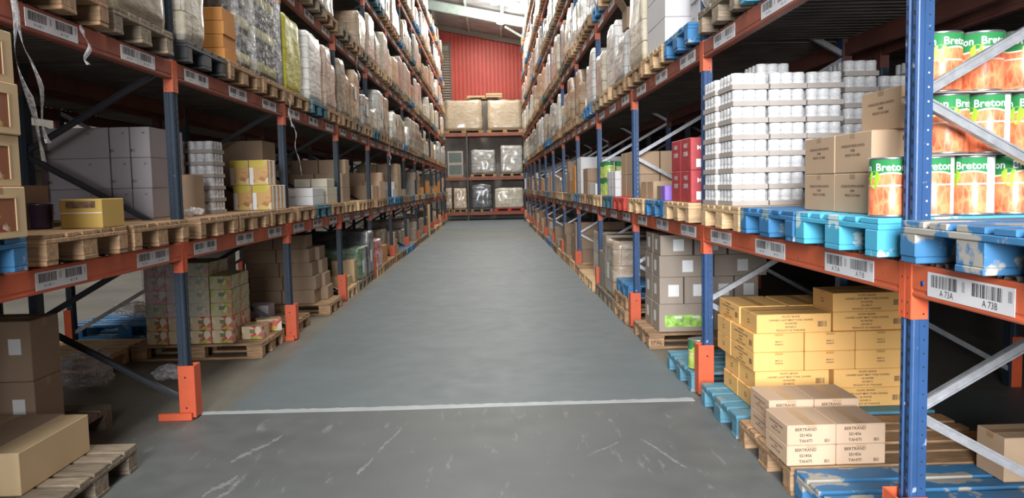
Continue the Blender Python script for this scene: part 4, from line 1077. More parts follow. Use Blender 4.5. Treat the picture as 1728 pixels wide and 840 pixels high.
# ------------------------------------------------------------------ LEFT RACK, floor level
def fruit_mat(name, base, cols, scale=16):
    m, nt, b = nodes(name)
    vo = N(nt, 'ShaderNodeTexVoronoi'); vo.inputs['Scale'].default_value = scale; tc = N(nt, 'ShaderNodeTexCoord'); nt.links.new(tc.outputs['Object'], vo.inputs['Vector'])
    sp = N(nt, 'ShaderNodeSeparateColor'); nt.links.new(vo.outputs['Color'], sp.inputs[0])
    r = ramp(nt, sp.outputs[0], [(i / len(cols), c) for i, c in enumerate(cols)]); r.color_ramp.interpolation = 'CONSTANT'
    nz = noise_tex(nt, scale * 0.4, 3); mk = ramp(nt, nz.outputs[0], [(0.45, (0, 0, 0)), (0.55, (1, 1, 1))])
    out = mixc(nt, mk.outputs[0], base, r.outputs[0]); nt.links.new(out, b.inputs['Base Color']); b.inputs['Roughness'].default_value = 0.4
    return m
M_FRUIT = fruit_mat('fruit_print', (0.62, 0.48, 0.30), [(0.55, 0.08, 0.06), (0.60, 0.42, 0.08), (0.25, 0.42, 0.08), (0.62, 0.14, 0.10), (0.70, 0.62, 0.45)])
M_FRUITG = fruit_mat('green_fruit_print', (0.50, 0.46, 0.28), [(0.38, 0.42, 0.12), (0.55, 0.36, 0.12), (0.26, 0.28, 0.08), (0.52, 0.20, 0.12), (0.58, 0.55, 0.38)], 22)
M_FRUITP = fruit_mat('pink_fruit_print', (0.68, 0.45, 0.45), [(0.65, 0.15, 0.25), (0.72, 0.55, 0.50), (0.55, 0.10, 0.14), (0.75, 0.70, 0.62)])
M_PACK = fruit_mat('packet_print', (0.28, 0.10, 0.05), [(0.35, 0.05, 0.03), (0.62, 0.40, 0.06), (0.16, 0.07, 0.04), (0.70, 0.55, 0.45)], 24)
M_FOOD = fruit_mat('food_picture_print', (0.62, 0.36, 0.13), [(0.55, 0.26, 0.10), (0.66, 0.50, 0.14), (0.45, 0.18, 0.07), (0.72, 0.58, 0.36)], 22)
pallet(-1, 3.61, 0, 'dark old wood', '', 0.065, True, label='weathered wood pallet on the floor at the camera end of the left rack')
carton('beige', lambda: make_carton(0.15, 0.64, 0.205, M_BEIGE, (), 'y', M_BEIGE), -2.30, 3.975, 0.146, 'long beige carton lying on the nearest left floor pallet')
carton('flat', lambda: make_carton(0.50, 0.74, 0.195, M_TAN2, (), 'y'), -2.64, 3.99, 0.146, 'flat brown carton in shadow behind the long beige carton')
pallet(-1, 4.47, 0, 'dark old wood', '', -0.48, False, label='dark pallet in shadow under the two tall brown cartons')
for L in (0, 1): carton('tallb', lambda: make_carton(0.52, 0.30, 0.345, M_TAN2, (), 'x', None, (('near', 0.07, 0.09, 0.17, 0.20), ('near', 0.05, 0.06, -0.05, 0.20))), -2.88, 4.64, 0.146 + L * 0.347, 'tall brown carton with white labels, %s of two' % ('lower', 'upper')[L], 'tall brown cartons')
def lump(name, rx, ry, rz, mat, seed, n=9, amp=0.35):
    off = Vector((seed * 3.1, seed * 7.7, seed)); mb = MB(); vs = []; U_ = 18; V_ = 10
    for j in range(1, V_):
        t = PI * j / V_
        for i in range(U_):
            p = 2 * PI * i / U_; d = Vector((math.sin(t) * math.cos(p), math.sin(t) * math.sin(p), math.cos(t)))
            f = 1 + amp * noise.noise(d * 1.7 + off) + amp * 0.7 * noise.noise(d * 5 + off)
            vs.append((d.x * rx * f, d.y * ry * f, max(0.0, rz * (0.85 + d.z * f)) ))
    fs = [(j * U_ + i, (j + 1) * U_ + i, (j + 1) * U_ + (i + 1) % U_, j * U_ + (i + 1) % U_) for j in range(V_ - 2) for i in range(U_)]
    top = len(vs); vs.append((0, 0, rz * 1.85)); vs.append((0, 0, 0)); b_ = (V_ - 2) * U_
    fs += [(top, i, (i + 1) % U_) for i in range(U_)] + [(top + 1, b_ + (i + 1) % U_, b_ + i) for i in range(U_)]
    mb.add(vs, fs, 0, True); return mb.mesh(name, mat)
def film_lump(x, y, z, rx, ry, rz, seed, label):
    o = put('crumpled_film', lump('crumpled_film', rx, ry, rz, M_FILMD, seed), None, (x, y, z))
    md = o.modifiers.new('s', 'SUBSURF'); md.levels = 2; md.render_levels = 2
    tx = bpy.data.textures.new('crumple', 'CLOUDS'); tx.noise_scale = 0.13; tx.noise_basis = 'VORONOI_F2_F1'; dm = o.modifiers.new('d', 'DISPLACE'); dm.texture = tx; dm.strength = 0.07; dm.mid_level = 0.5
    return tag(o, label, 'plastic film')
film_lump(-3.28, 6.32, 0.02, 0.24, 0.30, 0.16, 1, 'big heap of crumpled clear film on the floor under the left rack')
film_lump(-2.66, 6.50, 0.01, 0.20, 0.17, 0.075, 5, 'low flat part of crumpled film beside the big heap on the floor')
pallet(-1, 7.29, 0, 'brown wood', '', -0.06, True, label='brown pallet on the floor under the fruit juice cartons')
def mk_j(mat):
    def f():
        r = make_carton(0.192, 0.27, 0.124, mat, (), None)
        mb = MB(); mb.box(-0.02, -0.1359, 0.06, 0.03, -0.1351, 0.095); mb.build('printed_panel', simple('dark_green_panel', (0.16, 0.20, 0.10), 0.5), r)
        return r
    return f
g = 'fruit juice cartons'
for L in range(6):
    for j in range(2):
        for i in range(4):
            mt = ('j1', M_FRUIT, 'red and yellow') if L < 2 else (('j2', M_FRUITG, 'green') if (i > 1 or (i == 0 and L == 2)) else ('j3', M_FRUITP, 'pink'))
            if L == 5 and i == 3: continue
            carton(mt[0], mk_j(mt[1]), -3.12 + 0.199 * i + (0.004 * (L % 2)), 7.46 + 0.275 * j, 0.146 + L * 0.1255, '%s fruit juice carton, %s layer, %s row, %s from the rack\'s rear' % (mt[2], TL[L], ('front', 'rear')[j], ('first', 'second', 'third', 'fourth')[i]), g)
film = MB(); film.cbox(-3.225, 7.305, 0.40, -2.62, 7.318, 0.90, 0.004); tag(film.build('torn_film_sheet', M_FILMC), 'torn clear film clinging to the front of the fruit juice cartons', 'plastic film')
carton('redg', lambda: make_carton(0.24, 0.17, 0.12, M_FRUIT, (), None), -2.28, 7.98, 0.146, 'loose red and yellow juice carton alone at the aisle edge of its pallet', g, 0.35)
carton('j1', None, -2.30, 7.62, 0.146, 'red and yellow juice carton beside the stack, nearer the aisle', g)
# bay 1
pallet(-1, 8.30, 0, 'brown wood', '', -0.03, True, label='brown pallet on the floor just past the second left guard')
g = 'grey-white cartons under the left rack'
for i, (x, y, L) in enumerate(((-3.05, 8.60, 0), (-3.05, 8.60, 1), (-3.05, 8.60, 2), (-2.82, 8.62, 0), (-2.58, 8.80, 0), (-2.84, 8.63, 1))):
    carton('gw', lambda: make_carton(0.21, 0.26, 0.15, M_LILAC, (), 'x', M_LILAC), x, y, 0.146 + L * 0.151, 'grey-white carton on the floor pallet, %s' % ('rear bottom', 'rear middle', 'rear top', 'middle bottom', 'aisle end bottom', 'middle top')[i], g)
pallet(-1, 9.74, 0, 'brown wood', '', 0.07, True, label='brown pallet under the leaning brown cartons')
g = 'brown cartons under the left rack'
for L in range(5):
    for i in range(2):
        carton('bl', lambda: make_carton(0.40, 0.34, 0.168, M_TAN2, (), 'y'), -2.83 + 0.41 * i + (0.0, 0.02, -0.02, -0.05, -0.08)[L] , 9.97, 0.146 + L * 0.1695, 'brown carton in the leaning stack, %s layer, %s column' % (TL[L], ('inner', 'aisle')[i]), g)
    if L < 4: carton('bl', None, -2.36 + (0.03, 0.0, -0.03, -0.06)[L], 10.33, 0.146 + L * 0.1695, 'brown carton behind the leaning stack, %s layer' % TL[L], g)
# bay 2
pallet(-1, 11.085, 0, 'pale new wood', '', 0.05, False, label='pale pallet on the floor beside the third left guard')
carton('bs', lambda: make_carton(0.26, 0.30, 0.14, M_BEIGE, (), 'x'), -2.24, 11.60, 0.146, 'small beige carton on a pale floor pallet, left rack')
pallet(-1, 11.95, 0, 'dark old wood', '', 0.06, False, label='dark pallet under the beige carton and the green wrapped goods')
carton('bt', lambda: make_carton(0.34, 0.28, 0.33, M_BEIGE, (), 'x'), -2.27, 12.10, 0.146, 'upright beige carton on the dark floor pallet, left rack')
load(-1, 12.26, 0, 'green', 0.5, '', label='green goods in film behind the upright beige carton', w_=0.46)
load(-1, 12.86, 0, 'dark', 0.7, '', label='dark film-wrapped goods on the floor next to the green ones'); pallet(-1, 12.83, 0, 'dark old wood', '', 0.05, False, label='dark floor pallet under the dark wrapped goods')
pallet(-1, 13.91, 0, 'pale new wood', '', 0.06, False, label='pale floor pallet under the red and white sacks')
LM['red'] = load_mat('film_over_red_sacks', (0.55, 0.12, 0.12), 0.85, 0.3, 0.12); KINDS['red'] = ('sack', 0.05)
load(-1, 13.94, 0, 'red', 0.5, '', label='red and white sacks in glossy film on the floor, left rack')
for t in ((0, 2, 0), (0, 2, 1), (0, 2, 2), (0, 3, 0)): DONE.add((-1, *t))
mb = MB(); mb.lathe([(0.045, 0), (0.048, 0.01), (0.048, 1.02), (0.045, 1.03)], 18); tag(mb.build('cardboard_roll', M_BEIGE, None, (-2.00, 25.0, 0.0)), 'tall beige cardboard roll standing at the foot of the left rack', 'roll')

# ------------------------------------------------------------------ LEFT RACK, lowest shelf
zl = deck_top(-1, 1); pl = zl + PH + 0.001
pallet(-1, 2.655, 1, 'worn blue painted', '', 0.09, True, label='worn blue pallet on the left rack under the cartons with cut-out windows')
pallet(-1, 3.60, 1, 'brown wood', '', 0.09, True, label='brown pallet under the ochre carton, left rack')
pallet(-1, 4.48, 1, 'brown wood', '', 0.09, True, label='empty brown pallet between the ochre carton and the first left upright')
def mk_win():
    r = make_carton(0.29, 0.358, 0.212, M_BEIGE, (), 'x')
    mb = MB()                                   # the cut-out shows printed packets inside
    mb.box(0.1452, -0.10, 0.03, 0.1458, 0.10, 0.172); mb.build('cut_out_window', M_PACK, r)
    mb = MB(); mb.box(0.1452, -0.10, 0.165, 0.149, 0.10, 0.172); mb.box(0.1452, -0.106, 0.03, 0.149, -0.10, 0.172); mb.box(0.1452, 0.10, 0.03, 0.149, 0.106, 0.172); mb.build('window_rim', M_BEIGE, r)
    return r
for L in range(4):
    for j in (0, 1): carton('winc', mk_win, -2.115 - 0.012 * (L % 2), 3.235 - 0.362 * j, pl + L * 0.213, 'beige carton with cut-out window, %s layer, %s column' % (TL[L], ('far', 'near')[j]), 'cartons with cut-out windows')
def mk_och():
    r = make_carton(0.215, 0.25, 0.152, M_YELB, (), None)
    mb = MB(); mb.box(-0.075, -0.1262, 0.105, 0.075, -0.1252, 0.140); mb.build('printed_band', simple('brown_print', (0.16, 0.09, 0.05), 0.6, 0, 0.5, 40), r)
    mb = MB(); mb.box(-0.107, -0.1262, 0.078, 0.107, -0.1252, 0.082); mb.build('clear_tape', M_PAPER, r)
    return r
carton('och', mk_och, -2.125, 4.285, pl, 'ochre carton alone on the brown pallet of the left rack')
mb = MB(); mb.lathe([(0.045, 0), (0.052, 0.01), (0.058, 0.12), (0.060, 0.122), (0.060, 0.135), (0.055, 0.137)], 20); tag(mb.build('plastic_tub', simple('dark_purple_plastic', (0.035, 0.022, 0.04), 0.35), None, (-2.36, 4.22, pl)), 'dark round plastic tub left of the ochre carton', 'tub')
carton('bk', lambda: make_carton(0.40, 0.30, 0.23, M_TAN2, (), 'x'), -2.64, 4.30, pl, 'brown carton in shadow behind the dark tub')
pallet(-1, 5.50, 1, 'brown wood', '', 0.09, True, label='brown pallet under the large white cartons and a film scrap')
g = 'large white cartons on the left rack'
def mk_lw(lx): return lambda: make_carton(lx, 0.60, 0.212, M_LILAC, (('near', 'bars', 0.012, 0.10 * lx / 0.47, 0.17), ('near', 'bars', 0.02, -0.18 * lx / 0.47, 0.05)), None)
for L in range(3):
    carton('lw', mk_lw(0.47), -2.895, 5.94, pl + L * 0.2135, 'large grey-white carton, widest column, %s layer' % TL[L], g)
    for i in (0, 1): carton('lw2', mk_lw(0.135), -2.585 + 0.140 * i, 5.94, pl + L * 0.2135, 'narrow grey-white carton beside the widest column, %s layer, %s' % (TL[L], ('inner', 'outer')[i]), g)
carton('nb', lambda: make_carton(0.13, 0.20, 0.31, M_TAN2, (), 'y'), -2.29, 6.12, pl, 'narrow upright brown carton beside the grey-white cartons')
film_lump(-2.16, 5.84, pl, 0.075, 0.14, 0.045, 9, 'scrap of crumpled clear film on the brown pallet, left rack')
pallet(-1, 6.38, 1, 'brown wood', '', 0.085, True, label='brown pallet under the dim can trays, left rack')
for L in range(6):
    for i in range(2): 
        o = inst(('tray', 3, 4), None, (-2.36 - 0.225 * i, 6.66, pl + L * 0.0985)); tag(o, 'dim tray of cans on the left rack, %s layer, %s column' % (TL[L], ('aisle', 'inner')[i]), 'tray of cans', 'can trays on the left rack')
pallet(-1, 7.30, 1, 'brown wood', '', 0.085, True, label='brown pallet under the picture-printed food boxes')
def mk_food():
    r = make_carton(0.172, 0.13, 0.232, M_FOOD, (), None)
    mb = MB(); mb.box(-0.086, -0.0662, 0.165, 0.05, -0.0652, 0.231); mb.build('yellow_band', simple('yellow_print', (0.62, 0.50, 0.06), 0.5), r)
    mb = MB(); mb.box(0.0862, -0.028, 0.003, 0.0868, 0.028, 0.229); mb.box(-0.086, -0.0662, 0.003, -0.050, -0.0652, 0.162); mb.build('white_side_panel', M_PAPER, r)
    return r
g = 'food boxes with printed pictures'
for L in (0, 1):
    for i in (0, 1):
        for j in range(4 if L == 0 else 2): carton('food', mk_food, -2.15 - 0.178 * i - 0.02 * L, 7.56 + 0.134 * j, pl + L * 0.2335, 'food box with printed picture, %s layer, %s file, %s in line' % (TL[L], ('aisle', 'inner')[i], ORD[j].replace('nearest', 'first')), g)
# bay 1
pallet(-1, 8.31, 1, 'brown wood', '', 0.08, True, label='brown pallet past the second left upright, lowest shelf')
pallet(-1, 9.20, 1, 'dark teal painted', '', 0.08, True, label='dark teal pallet under the flat white cartons, left rack')
pallet(-1, 10.10, 1, 'brown wood', '', 0.08, True, label='brown pallet under the small cream cartons, left rack')
for L in (0, 1): carton('flatw', lambda: make_carton(0.46, 0.62, 0.10, M_WHITEC, (), 'y', M_TRAY), -2.30, 9.56, pl + L * 0.1015, 'flat white carton on the teal pallet, %s of two' % ('lower', 'upper')[L], 'flat white cartons')
mk_cr = lambda: make_carton(0.20, 0.155, 0.105, simple('cream_cardboard', (0.60, 0.54, 0.42), 0.6, 0, 0.05), (), None)
for L in range(3):
    for j in range(4):
        for i in range(2):
            if L == 2 and j == 3: continue
            carton('creamc', mk_cr, -2.18 - 0.21 * i, 10.20 + 0.162 * j, pl + L * 0.1065, 'small cream carton, %s layer, %s %s' % (TL[L], ('aisle file,', 'inner file,')[i], ORD[j].replace('nearest', 'first')), 'small cream cartons on the left rack')
for L in range(3):
    for i in range(2): carton('bigbr', lambda: make_carton(0.42, 0.5, 0.235, M_TAN2, (), 'x'), -2.62 - 0.0 - 0.43 * i * 1 + 0.0, 8.75, pl + L * 0.237, 'large brown carton deep in the shelf, %s layer, %s' % (TL[L], ('outer', 'inner')[i]), 'large brown cartons deep in the left rack')

# ------------------------------------------------------------------ LEFT RACK, second shelf
p2 = deck_top(-1, 2) + PH + 0.001
pallet(-1, 3.58, 2, 'brown wood', '', 0.07, True, label='brown pallet stamped EPAL above the cartons with windows', stamp=False)
load(-1, 3.60, 2, 'white', 0.9, '', front=0.05, label='white film-wrapped load at the camera end of the left rack, second shelf')
pallet(-1, 4.47, 2, 'dark old wood', '', 0.06, True, label='dark pallet under the glossy brown wrapped load, left rack, second shelf')
LM['glossy'] = load_mat('glossy_film_over_brown', (0.44, 0.34, 0.20), 0.18, 0.42, 0.5, 0.5, 0.5, 1.0); KINDS['glossy'] = ('carton', 0.008)
load(-1, 4.50, 2, 'glossy', 0.9, '', front=0.05, variant=2, label='brown cartons under glossy tight film, left rack, second shelf')
pallet(-1, 5.50, 2, 'black plastic', '', 0.06, True, label='black plastic pallet on the left rack, second shelf')
load(-1, 5.52, 2, 'cream', 0.9, '', front=0.04, w_=0.44, label='slim cream film-wrapped load on the black plastic pallet')
pallet(-1, 6.36, 2, 'brown wood', '', 0.07, True, label='brown pallet under the orange cartons and dark bottles')
for L in range(4): carton('oc', lambda: make_carton(0.24, 0.30, 0.104, M_ORC, (), 'x', M_ORC), -2.195 - 0.008 * (L % 2), 6.56, p2 + L * 0.1055, 'orange carton in the small stack, %s of four' % ('lowest', 'second', 'third', 'topmost')[L], 'orange cartons in a stack')
pallet(-1, 7.27, 2, 'brown wood', '', 0.07, True, label='brown pallet under the film-wrapped dark bottles')
def bottle_mesh():
    mb = MB(); r = 0.036
    mb.lathe([(r - 0.004, 0), (r, 0.004), (r, 0.06), (r + 0.0005, 0.061), (r + 0.0005, 0.145), (r, 0.146), (r, 0.175), (0.024, 0.205), (0.014, 0.235), (0.013, 0.275), (0.015, 0.277), (0.015, 0.292), (0.012, 0.294)], 12, mats=[0, 0, 0, 1, 1, 0, 0, 0, 0, 0, 2, 2, 2])
    return mb.mesh('bottle', [M_GLASSD, M_BLAB, M_TRAY])
bm_ = bottle_mesh()
nb = 0
def bottles(x0, y0, nx, ny, nl, name):
    for L in range(nl):
        mb = MB(); mb.cbox(x0 - nx * 0.076, y0, p2 + L * 0.302, x0, y0 + ny * 0.076, p2 + L * 0.302 + 0.006, 0.001)
        tag(mb.build('card_layer', M_TRAY), 'card sheet under the %s layer of dark bottles, %s' % (TL[L], name), 'card sheet')
        for i in range(nx):
            for j in range(ny):
                if i > 1 and L < nl - 1: continue
                o = put('bottle', bm_, None, (x0 - 0.038 - i * 0.076, y0 + 0.038 + j * 0.076, p2 + L * 0.302 + 0.0065)); tag(o, 'dark bottle, %s, %s layer, %s file from aisle, %s in line' % (name, TL[L], ('first', 'second', 'third', 'fourth', 'fifth', 'sixth')[i], ORD[j].replace('nearest', 'first')), 'bottle', 'dark bottles in film')
bottles(-2.09, 6.76, 4, 5, 3, 'near block'); bottles(-2.09, 7.32, 3, 9, 3, 'far block')
bottles(-2.36, 6.42, 2, 4, 3, 'behind orange cartons')
def shell(x0, x1, y0, y1, z0, h, seed, label, mat=None):
    o = put('film_wrap', load_mesh(x1 - x0, y1 - y0, h, mat or M_FILM, seed, 0.010, 0.0, 0.0), None, ((x0 + x1) / 2, (y0 + y1) / 2, z0)); return tag(o, label, 'plastic film')
shell(-2.43, -2.045, 6.71, 7.19, p2 + 0.001, 0.93, 5, 'clear stretch film around the dark bottles behind the orange cartons')
shell(-2.37, -2.045, 7.265, 8.06, p2 + 0.001, 0.93, 6, 'clear stretch film around the dark bottles by the second left upright')
pallet(-1, 8.30, 2, 'brown wood', '', 0.06, True, label='brown pallet under the yellow-green wrapped load')
load(-1, 8.29, 2, 'yellow-green', 0.85, '', front=0.01, w_=0.70, label='bright yellow-green wrapped load on the left rack, second shelf', variant=1)
pallet(-1, 9.20, 2, 'dark teal painted', '', 0.08, True, label='teal pallet under the white wrapped load beside the yellow-green one')
load(-1, 9.22, 2, 'white', 0.85, '', front=0.04, label='white wrapped load beside the yellow-green one')
pallet(-1, 10.10, 2, 'brown wood', '', 0.07, True, label='brown pallet two places past the yellow-green load')
load(-1, 10.13, 2, 'pinkish', 0.8, '', front=0.04, label='pinkish tan wrapped load two places past the yellow-green one')
for k in (-1, 0, 1):
    for j in range(3): DONE.add((-1, 2, k, j))

# ------------------------------------------------------------------ hanging shreds of film
def shred(x, y, ztop, zlow, w_, label, seed, dx=0.05):
    r = random.Random(seed); mb = MB(); n = 16; A = []; B = []
    for i in range(n + 1):
        t = i / n; z = ztop + (zlow - ztop) * t; yy = y + dx * t + 0.015 * math.sin(t * 7 + seed); ww = w_ * (0.35 + 0.65 * abs(math.sin(t * 5 + seed))) * (0.5 + t)
        xx = x + 0.01 * math.sin(t * 9 + seed); A.append((xx, yy - ww / 2, z)); B.append((xx + 0.012 * math.sin(t * 13), yy + ww / 2, z + r.uniform(-0.01, 0.01)))
    vs = A + B + [(a + 0.002, b, c) for a, b, c in A] + [(a + 0.002, b, c) for a, b, c in B]; m = n + 1
    fs = []
    for i in range(n): fs += [(i, i + 1, m + i + 1, m + i), (2 * m + i, 3 * m + i, 3 * m + i + 1, 2 * m + i + 1), (i, 2 * m + i, 2 * m + i + 1, i + 1), (m + i, m + i + 1, 3 * m + i + 1, 3 * m + i)]
    mb.add(vs, fs + [(0, m, 3 * m, 2 * m), (n, 2 * m + n, 3 * m + n, m + n)], 0, True)
    return tag(mb.build('film_shred', M_FILMD), label, 'plastic film')
xf = -XL + 0.035
shred(xf, 3.52, 2.43, 1.70, 0.035, 'longest shred of film hanging from the left rack\'s second shelf, nearest the camera', 1, 0.20)
shred(xf + 0.01, 3.57, 2.42, 1.78, 0.03, 'second long shred of film hanging beside the longest one', 3, 0.20)
shred(xf, 4.17, 2.40, 2.20, 0.03, 'short shred of film hanging between two beam stickers, left rack', 4, 0.03)
shred(xf, 8.25, 2.48, 2.20, 0.09, 'pinkish bag of film hanging below the yellow-green load', 6, 0.12)
shred(xf, 8.42, 2.20, 1.70, 0.008, 'thin white string of film dangling below the hanging bag', 7, 0.28)
shred(xf, 12.6, 3.62, 3.15, 0.10, 'long flap of film hanging from the left rack\'s third shelf', 8, 0.25)
shred(xf, 16.2, 2.42, 2.02, 0.20, 'wide flap of film hanging from the left rack\'s second shelf, far down the aisle', 9, 0.2)

high_levels()
low_levels()

# ------------------------------------------------------------------ rear racks, back to back with the two visible ones
def rear_rack(x0, s, y0, ks, zs, tall, sidename):
    """x0 = plane of the posts facing this aisle's rack; s = direction away from the aisle"""
    def frame():
        r = empty('rack_upright_frame')
        p = put('front_post', post_mesh(tall, M_NAVY, False, s), r)
        p = put('rear_post', post_mesh(tall, M_NAVY, False, -s), r); p.location = (s * DEPTH, 0, 0)
        z = 0.11; k = 0
        while z < tall - 0.6:
            a, b = s * 0.05, s * (DEPTH - 0.05)
            mb = MB(); mb.bar((a if k % 2 else b, 0.03, z + 0.02), (b if k % 2 else a, 0.03, z + 0.55), 0.036, 0.026); mb.build('brace', M_GALV, r); z += 0.57; k += 1
        mb = MB(); xx = s * (DEPTH + 0.02); mb.cbox(xx - 0.07 * s, -0.012, 0.0, xx, -0.004, 0.37, 0.002); mb.cbox(xx, -0.012, 0, xx + 0.006 * s, 0.1, 0.37, 0.002); mb.build('post_guard', M_GUARD, r)
        return r
    for k in ks:
        f = inst(('rear', s), frame, (x0, y0 + k * PITCH, 0)); tag(f, 'dark upright frame of the rack behind the %s one, %s from camera' % (sidename, ORD[k + 1]), 'rack frame', 'frames of the rack behind')
        if k == ks[-1]: continue
        for l, z in enumerate(zs):
            for u in (0, DEPTH):
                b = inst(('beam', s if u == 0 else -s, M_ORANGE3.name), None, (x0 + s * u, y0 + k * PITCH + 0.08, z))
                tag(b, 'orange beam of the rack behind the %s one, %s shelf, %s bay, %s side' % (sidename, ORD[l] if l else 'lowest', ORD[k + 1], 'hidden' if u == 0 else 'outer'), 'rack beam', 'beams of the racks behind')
            dk = put('shelf_deck', PROTO[('deck', 1)], None, (x0 if s > 0 else x0 - DEPTH, y0 + k * PITCH + 0.085, z + BEAM_H)); tag(dk, 'deck of the rack behind the %s one, %s shelf, %s bay' % (sidename, ORD[l] if l else 'lowest', ORD[k + 1]), 'shelf deck', 'decks of the racks behind')
rear_rack(-XL - 1.25, -1, YL, list(range(-1, 8)), ZL[:3], 4.9, 'left')
rear_rack(XR + 1.25, 1, YR, list(range(-1, 6)), ZR[:3], 4.9, 'right')
# what shows through the left rack from the rack behind
xr = -XL - 1.28
def rear_pallet(x, y, z, c, label): o = pallet(-1, y, 0, c, '', 0, False, z=z, x=x, label=label); return o
rear_pallet(-3.98, 8.55, 0, 'blue painted', 'blue pallet on the floor of the rack behind the left one')
film_lump(-3.95, 8.92, PH + 0.03, 0.36, 0.26, 0.10, 12, 'tangle of clear film on the blue pallet behind the left rack')
rear_pallet(-3.98, 6.9, 0, 'pale new wood', 'pale pallet on the floor of the rack behind, seen past the film heap')
rear_pallet(-3.98, 10.12, 0, 'brown wood', 'brown pallet on the floor of the rack behind, past the fruit juice')
for i in range(3): carton('bwh', lambda: make_carton(0.5, 0.36, 0.24, M_WHITEC, (), 'x', M_TRAY), -3.70, 10.50, PH + 0.001 + i * 0.242, 'white carton in the rack behind, %s of three stacked' % ('lowest', 'middle', 'topmost')[i], 'white cartons in the rack behind')
rb = random.Random(3)
for k in range(-1, 6):
    for j in range(3):
        for (level, s_) in ((1, -1), (2, -1)):
            if s_ < 0 and rb.random() < 0.45: continue
            if s_ > 0 and (k < 1 or level == 2 or k > 3): continue
            if s_ < 0 and k > 4: continue
            Z = ZR if s_ > 0 else ZL
            z = 0 if level == 0 else Z[level - 1] + BEAM_H + DECKT + 0.001
            y = slot_y(s_, k, j); x = (XR + 1.25 + 0.5) if s_ > 0 else (-XL - 1.25 - 0.5)
            nm = 'rack behind the %s one, %s, %s bay, %s place' % (SIDE(s_), ('floor', 'lowest shelf', 'second shelf')[level], ORD[k + 1], ('near', 'middle', 'far')[j])
            pallet(s_, y, 0, 'brown wood', '', 0, False, z=z, x=x, label='pallet in the ' + nm)
            load(s_, y + 0.03, 0, rb.choice(['tan', 'brown', 'grey', 'white']), rb.uniform(0.5, 0.8), '', z=z + PH + 0.001, x=x, d=1.0, label='wrapped load in the ' + nm)

# ------------------------------------------------------------------ the cross rack closing the far end
YE = 37.0
M_ENDP = simple('dusty_dark_steel', (0.09, 0.085, 0.08), 0.6)
M_ENDB = chipped('dusty_orange_beam', (0.30, 0.09, 0.06), (0.2, 0.12, 0.1), 0.6)
for i, x in enumerate((-2.25, -1.10, 1.55)):
    r = empty('rack_upright_frame', (x, YE, 0))
    for y in (0, 1.0):
        mb = MB(); mb.cbox(-0.04, y, 0, 0.04, y + 0.07, 3.985, 0.006); mb.build('post', M_ENDP, r)
    for q in range(5): mb = MB(); mb.bar((0, 0.06 if q % 2 else 1.0, 0.2 + q * 0.65), (0, 1.0 if q % 2 else 0.06, 0.85 + q * 0.65), 0.03, 0.03, 0, (1, 0, 0)); mb.build('brace', M_ENDP, r)
    tag(r, 'dusty upright frame of the rack across the aisle end, %s' % ('beside the left rack', 'middle one', 'beside the right rack')[i], 'rack frame')
ZE = (0.24, 1.86, 3.88)
for i, z in enumerate(ZE):
    for (x0, x1) in ((-2.21, -1.14), (-1.06, 1.51)):
        for y in (-0.005, 1.03):
            mb = MB(); mb.cbox(x0, YE + y, z, x1, YE + y + 0.045, z + 0.13, 0.004)
            tag(mb.build('rack_load_beam', M_ENDB), 'dusty orange beam of the end rack, %s level, %s bay, %s' % (('bottom', 'middle', 'top')[i], ('narrow', 'wide')[x0 > -2], ('front', 'rear')[y > 0]), 'rack beam', 'beams of the end rack')
        mb = MB(); mb.cbox(x0, YE + 0.0405, z + 0.131, x1, YE + 1.03, z + 0.139, 0.001); tag(mb.build('shelf_deck', M_DECK), 'deck of the end rack, %s level, %s bay' % (('bottom', 'middle', 'top')[i], ('narrow', 'wide')[x0 > -2]), 'shelf deck')
def endload(x0, x1, z, h, colour, label, plabel, pc='brown wood', seed=1, d=0.95):
    o = inst(('pallet', pc, False, False), lambda: make_pallet(WOODS[pc], False), ((x0 + x1) / 2, YE + 0.48, z)); o.scale = ((x1 - x0) / 1.2, 1.15, 1.0); tag(o, plabel, 'pallet', 'pallets')
    o = put('wrapped_%s_load' % KINDS[colour][0], load_mesh(x1 - x0 - 0.03, d, h, LM[colour], seed, 0.02, 0.03, 0.05), None, ((x0 + x1) / 2, YE + 0.50, z + PH + 0.001)); tag(o, label, 'wrapped load', 'film wrapped pallet loads')
LM['kraft'] = load_mat('film_over_kraft_block', (0.50, 0.37, 0.22), 0.35, 0.9, 0.5, 0.8, 0.5, 1.0); KINDS['kraft'] = ('carton', 0.01)
e1, e2, e3 = (z + 0.14 for z in ZE)
endload(-2.12, -0.33, e3, 1.38, 'kraft', 'huge film-wrapped kraft block on top of the end rack, beside the left rack', 'long pallet under the huge wrapped block beside the left rack', seed=2)
endload(-0.15, 1.50, e3, 1.38, 'kraft', 'huge film-wrapped kraft block on top of the end rack, beside the right rack', 'long pallet under the huge wrapped block beside the right rack', seed=3)
def pallet_like(x0, x1, z, n, label):
    for i in range(n):
        mb = MB(); mb.cbox(x0, YE + 0.1 + 0.0, z + i * 0.10, x1, YE + 0.85, z + 0.085 + i * 0.10, 0.006)
        tag(mb.build('timber_bundle', M_WOODN), label % ('lower', 'upper')[i], 'timber', None)
o = inst(('pallet', 'brown wood', False, False), None, (-0.26, YE + 0.48, e3 + PH + 1.42)); o.scale = (1.42, 1, 0.5); tag(o, 'thin pallet lying across the two huge wrapped blocks', 'pallet', 'pallets')
zt = e3 + PH + 1.42 + 0.073
pallet_like(-1.05, -0.22, zt, 1, 'pale timber bundle on the highest pallet of the end rack, %s the left rack side')
pallet_like(-0.16, 0.58, zt, 2, 'pale timber bundle on the highest pallet, right rack side, %s')
